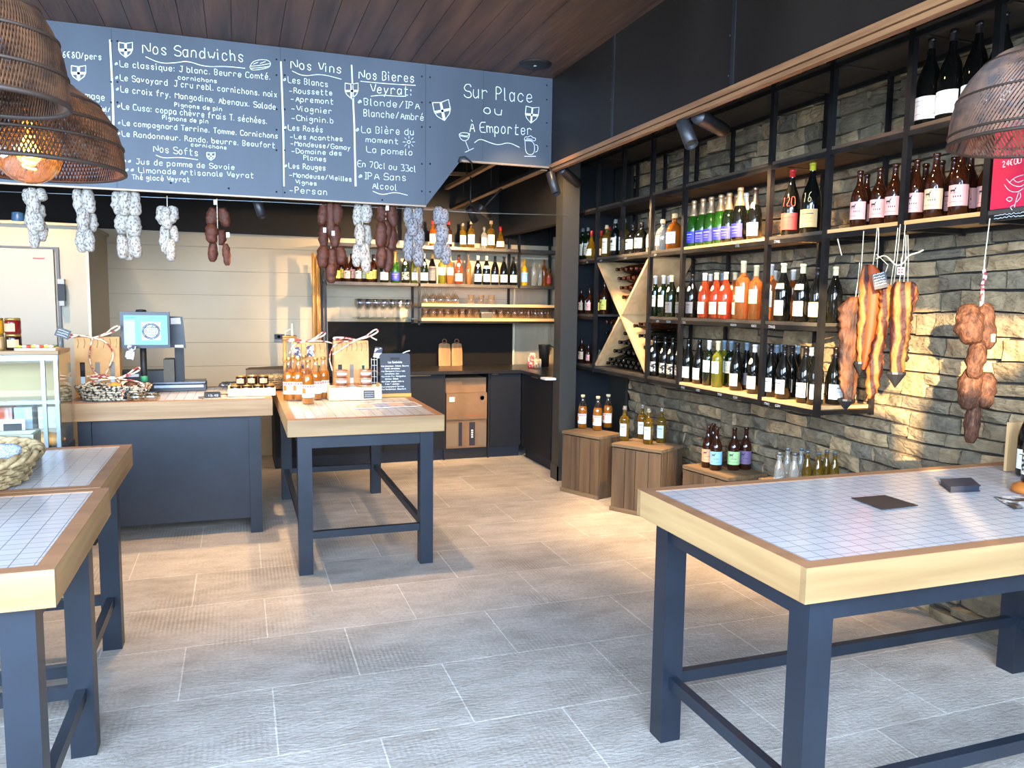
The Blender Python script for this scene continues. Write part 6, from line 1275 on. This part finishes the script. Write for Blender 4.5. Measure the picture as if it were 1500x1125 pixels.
for i, (a_, b_, c_, d_, cl) in enumerate(FLY):
    P4 = [dpt(*v) for v in (d_, c_, b_, a_)]; c0_ = sum(P4, Vector())/4
    o = MB().poly([(p_.x-c0_.x, p_.y-c0_.y, 0) for p_ in P4], (0, 0, .0012)).build('postcard', PAPER); o.location = (c0_.x, c0_.y, ZD+.0004*i)
    tag(o, f'printed postcard lying flat on the middle table, {ORD[i]} from left', 'postcard', 'postcards on the middle table')
    MB().poly([((p_.x-c0_.x)*.86, (p_.y-c0_.y)*.82, .0013) for p_ in P4], (0, 0, .0004)).build('picture', mottle(f'postcard_picture_{i}', cl, tuple(min(255, int(v*.6+110)) for v in cl), 30, .5, contrast=(.4, .6)), o)

# ================================================================== KITCHEN ODDS AND ENDS
ZK = .891
def board(label, px_, y0, y1, w, rz):
    a_ = at(px_, y1, 'y', 7.98); s_ = 8.0/FPX; h = (y1-y0)*s_
    t = thing('cutting_board', label, 'cutting board', (a_.x, 7.99, ZK), 0, 'wooden cutting boards'); M_ = Matrix.Rotation(R(-5), 4, 'X')
    o = [(-w, 0), (w, 0), (w*1.02, h*.5), (w*.9, h*.82), (w*.5, h*.86)]; o2 = [(-x, z) for x, z in o[::-1]]
    MB().poly([M_ @ Vector((x, 0, z)) for x, z in o+o2[:-1] if True], (0, .015, 0)).build('board', wood('walnut_and_maple', (130, 84, 44), (206, 156, 90), 2, .5, scale=9), t)
    MB().tube([M_ @ Vector((.022*math.cos(a), .0, h*.93+.022*math.sin(a))) for a in [2*math.pi*i/14 for i in range(14)]], .006, 6, closed=True).tube([M_ @ Vector((0, 0, h*.85)), M_ @ Vector((0, 0, h*.90))], .009, 6).build('ring_handle', mat('walnut', (110, 70, 40), .5), t)
board('wooden cutting board with ring handle, left one, against the splashback', 652, 498, 538, .065, 0)
board('wooden cutting board with ring handle, right one, against the splashback', 670, 498, 538, .058, 0)
p_ = at(797, 534, 'y', 7.75); t = thing('coffee_grinder', 'black tapered appliance on the worktop before the beige boards', 'appliance', (p_.x, 7.75, ZK))
MB().lathe([(0, 0), (.052, 0), (.068, .22), (.07, .235), (0, .235)], 4, a0=0).build('body', BLACKM, t); MB().tube([(.07, 0, .22), (.11, 0, .2), (.13, .02, .10), (.15, .04, .02)], .006, 6).build('cable', BLACKM, t)
p_ = at(784, 536, 'y', 7.6)
for i, (dx, dy, h, r_, cl, lb) in enumerate(((-.05, 0, .13, .03, (206, 60, 60), 'red flower patterned pot beside the black appliance'), (.0, -.03, .10, .028, (176, 130, 90), 'brown glass jar beside the black appliance'), (.045, .02, .09, .03, (196, 186, 170), 'pale cup beside the black appliance'), (-.01, .05, .15, .03, (226, 200, 190), 'pale pink box behind the small pots'))):
    o = MB().lathe([(0, 0), (r_, 0), (r_*1.1, h*.5), (r_*.9, h), (0, h)], 14).build('small_pot', mottle(f'pot_{i}', cl, (240, 225, 200), 40, .5, contrast=(.5, .62))); o.location = (p_.x+dx, 7.6+dy, ZK); tag(o, lb, 'pot')
p_ = at(803, 556, 'z', ZK); t = thing('paper_napkin', 'folded white cloth on the corner of the kitchen worktop', 'cloth', (min(p_.x, 3.2), p_.y, ZK)); MB().box(-.05, .05, -.06, .06, 0, .018).build('folded_layers', PAPER, t, .005)
t = thing('wall_socket', 'black double power socket on the beige wall left of the bags', 'socket', (at(410, 495, 'y', 8.1).x, 8.098, at(410, 495, 'y', 8.1).z)); MB().box(-.055, .055, -.012, 0, -.04, .04).build('plate', mat('grey_socket', (120, 116, 108), .5), t); MB().box(-.05, .055, -.016, -.012, -.012, .035).build('socket_face', BLACKM, t); MB().lathe([(0, 0), (.016, 0)], 14, M=Matrix.Translation((-.01, -.0165, .012)) @ Matrix.Rotation(R(90), 4, 'X')).build('outlet', WHITEP, t)
# bundle of wooden rods leaning in the corner of the kitchen shelves
t = thing('wooden_rods', 'bundle of long golden wooden rods standing before the beige wall', 'rods', (.735, 7.9, .892))
for k, (dx, dy) in enumerate(((-.03, 0), (-.012, .02), (.008, -.01), (.026, .012), (.0, .035))): MB().tube([(dx*1.1, dy, 0), (dx, dy+.01, 1.13-.02*k)], .012, 8).build('rod', mottle('golden_rod', (150, 98, 44), (206, 156, 84), 10, .5, stretch=(6, 6, .5)), t)
tag(MB().box(.80, 1.32, 7.36, 7.385, .30, .42).build('drawer_crate', mat('grey_fridge_drawer', (104, 98, 84), .5)), 'grey drawer front glimpsed under the middle table', 'drawer')
tag(MB().box(1.245, 1.30, 7.352, 7.358, .31, .41).build('energy_label', PAPER), 'small white energy label on the grey drawer front', 'label')

# ================================================================== DISPLAY CASE AND LEFT TABLES
def case_pt(px, py, v=4.9): return at(px, py, 'y', v)
ZCZ = 1.258
t = thing('glass_display_case', 'chilled glass display case with steel frame at the left of the counter', 'display case', (-1.45, 5.3, 0))
xr_ = -.945+1.45; L_ = -1.75
MB().box(L_, xr_, -.35, -.02, 0, .70).build('base', mat('case_base', (40, 42, 46), .5), t); MB().box(L_, xr_, -.38, -.05, ZCZ-.02, ZCZ).build('oak_top', OAKX, t)
for x_ in (xr_-.012, xr_-.075): MB().box(x_-.010, x_+.010, -.40, -.38, .66, ZCZ-.022).build('steel_post', STEEL, t)
MB().box(L_, xr_, -.395, -.375, ZCZ-.05, ZCZ-.022).box(L_, xr_, -.395, -.37, .965, .985).build('steel_rail', STEEL, t)
MB().box(L_, xr_-.01, -.37, -.07, .968, .974).build('middle_shelf', thinglass('shelf_glass', (225, 235, 230)), t)
MB().poly([(L_, -.355, .70), (xr_-.02, -.355, .70), (xr_-.02, -.405, ZCZ-.05), (L_, -.405, ZCZ-.05)], (0, .003, 0)).build('front_glass', thinglass('case_pane', (250, 252, 252), .03), t); MB().box(L_, xr_-.01, -.22, -.075, .70, .80).build('display_step', mat('case_step', (190, 182, 160), .5), t); MB().box(xr_-.004, xr_, -.37, -.05, .70, ZCZ-.022).build('side_glass', thinglass('side_pane', (238, 226, 200), .16, .08), t)
MB().box(L_, xr_-.01, -.07, -.05, .70, ZCZ-.022).build('rear_door', mat('rear_door', (212, 188, 138), .6), t)
for i, (dx, z_, m_, lb, lab) in enumerate(((0, 0, 'dark', 'dark jam jar on the display case, right stack, below', 0), (0, .089, 'red', 'red jam jar on the display case, right stack, above', 0), (-.083, 0, 'mustard', 'mustard jar at the photo edge on the case, below', 0), (-.083, .089, 'honey', 'honey jar at the photo edge on the case, above', 0))):
    p_ = case_pt(20, 503, 5.05); jar(lb, (p_.x+dx, 5.05, ZCZ+.001+z_), .040, .088, m_, 'preserves on the display case')
t = thing('sweet_tray', 'flat tray heaped with small colourful wrapped packets on the case', 'tray', (case_pt(55, 500, 5.05).x, 5.05, ZCZ)); MB().box(-.10, .10, -.07, .07, 0, .012).build('tray', PALEW, t)
for i in range(16):
    cl = [(196, 196, 80), (210, 120, 90), (226, 214, 190), (90, 120, 70), (180, 60, 50), (236, 226, 210)][i % 6]
    o = MB().lathe([(0, 0), (.016, .004), (.016, .012), (0, .016)], 8).build('wrapped_sweet', mat(f'sweet_{i % 6}', cl, .4)); o.location = (t.location.x-.08+.0105*i+random.uniform(-.004, .004), 5.05+(.03 if i % 2 else -.028), ZCZ+.0125+.0*(i % 3)); o.rotation_euler = (random.uniform(-.0, .0), 0, i)
    tag(o, 'small wrapped sweet on the tray of the display case', 'sweet', 'wrapped sweets on the tray')
p_ = case_pt(92, 488, 4.93); t = thing('case_price_tag', 'tilted grey price tag clipped on the display case corner', 'price tag', p_); M_ = Matrix.Rotation(R(22), 4, 'Y')
MB().box(-.036, .036, -.002, .002, -.026, .026, M_).build('card', mat('slate_grey', (72, 70, 68), .6), t); mb = MB()
for k in range(3): scribble(mb, M_ @ Vector((-.026, -.0035, .010-k*.014)), M_ @ Vector((.026, -.0035, .010-k*.014)), M_.to_3x3() @ ZU, .009, .002, NV, 7)
mb.build('chalk_text', CHALK, t); MB().tube([(-.01, 0, -.02), (-.02, 0, ZCZ-p_.z+.001)], .002, 5).build('clip', STEEL, t)
# food inside the case
PST = mottle('golden_pastry', (196, 130, 50), (232, 184, 104), 14, .6, contrast=(.3, .7), bump=.5, bscale=22)
for i, (px_, py_, sx, lb) in enumerate(((44, 636, .09, 'pale crusty loaf in the display case'), (78, 640, .12, 'golden layered pastry in the display case, by the post'), (102, 630, .07, 'golden pastry at the case side pane'))):
    p_ = at(px_, py_, 'y', 5.05); rows = []
    for a in range(9):
        th = math.pi*a/8; rows.append([(sx*math.sin(th)*math.cos(2*math.pi*j/16)*(1+.12*noise.noise(Vector((a, j*.8, i*7)))), .07*math.sin(th)*math.sin(2*math.pi*j/16), -.042*math.cos(th)*(1+.2*noise.noise(Vector((j, a*.7, i))))) for j in range(16)])
    o = MB().grid(rows, True).build('pastry', PST); o.location = (min(p_.x, -1.06), 4.995, .752); tag(o, lb, 'pastry')
for i, (x_, z_, cl, lb) in enumerate(((-1.27, .976, (206, 96, 50), 'orange wrapped pack on the upper glass shelf'), (-1.17, .976, (190, 214, 226), 'pale blue wrapped pack on the upper glass shelf'), (-1.05, .976, (226, 222, 214), 'white wrapped pack on the upper glass shelf'))):
    o = MB().box(-.045, .045, -.05, .05, 0, .03).build('wrapped_pack', mottle(f'pack_{i}', cl, (236, 228, 216), 20, .3, contrast=(.5, .7)), None, .006); o.location = (x_, 5.0, z_-.12+.0 if 0 else .7005+.0); o.location.z = .8005; o.location.y = 5.15; o.scale = (1, 1, 4.2); tag(o, lb.replace('on the upper glass shelf', 'standing at the back of the case'), 'pack')
t = thing('case_label', 'small white card with printed lines inside the display case', 'price card', (at(18, 613, 'y', 4.98).x, 4.98, .7005)); MB().box(-.06, .06, -.001, .001, .0, .175).build('card', PAPER, t); MB().box(-.045, .045, -.003, -.0015, .10, .15).build('dark_panel', mat('slate_black', (44, 44, 46), .6), t)
for i in range(4):
    pass
SAL = mottle('blue_white_salami', (130, 150, 186), (206, 218, 238), 40, .6, contrast=(.42, .56), bump=.3)
# baskets of salami on the left tables
HAY = mottle('straw_wicker', (128, 104, 70), (188, 164, 118), 40, .75)
p_ = at(6, 690, 'z', .9005)
b1 = basket('large straw basket heaped with floury salami on the left tables', (-.93, 3.15, .9005), .20, .24, .10, .22, HAY, 8, .009, 'straw_basket', .018)
b2 = basket('straw basket cut by the photo edge, nearest on the left tables', (-.95, 2.68, .9005), .13, .115, .08, .2, HAY, 7, .008, 'straw_basket', .014)
SM['s'] = [sausage(SAL, 'sausage', 1, .19, s_, .0) for s_ in range(3)]
for i in range(8):
    o = inst(SM['s'][i % 3], 'salami', None, (-1.0+.045*i*.9, 3.06+.02*(i % 3), 1.0+.035*(i % 2)), (R(80+8*(i % 2)), R(0), R(160+random.uniform(-25, 25))), (.16, .16, .24)); tag(o, 'floury salami lying in the large straw basket', 'salami', 'salami in the large straw basket')
    o.location.y = 3.28+.01*(i % 3) if 0 else 3.04; 
p_ = at(46, 668, 'z', .9005); t = thing('pale_box', 'pale wooden box behind the straw basket on the left table', 'box', (p_.x-.06, 3.52, .9005)); w = .10
MB().box(-w, w, -.006, .006, 0, .11).box(-w, w, .108, .12, 0, .11).build('long_board', mottle('pale_greenish_wood', (140, 142, 120), (160, 162, 140), 8, .6, stretch=(1, 1, 6)), t); 
for e_ in (-w, w-.012): MB().box(e_, e_+.012, .006, .108, 0, .11).build('end_board', mottle('pale_greenish_wood', (190, 192, 168), (206, 208, 186), 8, .6), t)

# ================================================================== THINGS ON THE RIGHT TABLE
P4 = [at(*v, 'z', .9) for v in ((1247, 730), (1293, 747), (1345, 741), (1296, 726))]; c0_ = sum(P4, Vector())/4
o = MB().poly([(q_.x-c0_.x, q_.y-c0_.y, 0) for q_ in P4], (0, 0, .002)).build('place_card', mottle('dark_metallic_card', (40, 35, 31), (50, 44, 38), 4, .6)); o.location = (c0_.x, c0_.y, .9005); tag(o, 'flat dark card lying in the middle of the right table', 'card')
P4 = [at(*v, 'z', .9) for v in ((1376, 710), (1392, 722), (1436, 720), (1422, 708))]; c0_ = sum(P4, Vector())/4; pl = [(q_.x-c0_.x, q_.y-c0_.y) for q_ in P4]
t = thing('menu_folder', 'thick dark blue folder lying on the right table', 'folder', (c0_.x, c0_.y, .9005)); MB().poly([(x, y, 0) for x, y in pl], (0, 0, .003)).poly([(x, y, .019) for x, y in pl], (0, 0, .003)).build('cover', mat('dark_blue_leatherette', (34, 40, 54), .5), t)
MB().poly([(x*.95, y*.93, .003) for x, y in pl], (0, 0, .016)).build('pages', mat('folder_edge', (30, 34, 44), .6), t)
P4 = [at(*v, 'z', .9) for v in ((1456, 728), (1486, 746), (1530, 742), (1500, 727))]; c0_ = sum(P4, Vector())/4
o = MB().poly([(q_.x-c0_.x, q_.y-c0_.y, 0) for q_ in P4], (0, 0, .0015)).build('photo_card', mottle('black_white_photo', (30, 30, 32), (226, 222, 214), 16, .4, contrast=(.45, .55), c3=(150, 80, 50))); o.location = (c0_.x, c0_.y, .9005); tag(o, 'patterned black and white photo card at the right photo edge', 'card')
p_ = at(1504, 697, 'z', .9); o = bottle('burgundy', 'black', 'white', None, 'dark wine bottle on the right table at the photo edge', None, (p_.x, p_.y, .9005), 205, 'text', 1.0, 55)
p_ = at(1513, 721, 'z', .9); t = thing('wooden_bottle_stand', 'rounded orange wooden stand at the right photo edge', 'stand', (p_.x, p_.y, .9005)); MB().lathe([(0, 0), (.07, 0), (.066, .02), (.045, .034), (0, .034)], 28).build('base', mat('orange_wood', (176, 102, 40), .4), t)
o = bottle('burgundy', 'black', 'pattern', None, 'dark wine bottle with patterned label on the orange wooden stand', None, (p_.x, p_.y, .935), 205, 'text', 1.0, 70)
q1 = at(1481, 693, 'z', .9); t = thing('wood_panel', 'upright oak panel standing on the right table behind the bottles', 'panel', (q1.x+.01, q1.y+.03, .9005)); MB().box(0, .30, -.0, .012, 0, .20).build('panel', OAKZ, t); MB().box(.1, .2, .012, .06, 0, .012).build('foot', OAKZ, t)

for i in range(4): tag(inst(SM['s'][i % 3], 'salami', None, (-1.36+.05*i, 4.93+.012*(i % 2), .738+.05*(i % 2)), (R(90), 0, R(60)), (.17, .17, .20)), 'pale bluish salami piled in the display case beside the pastries', 'salami', 'salami in the display case')
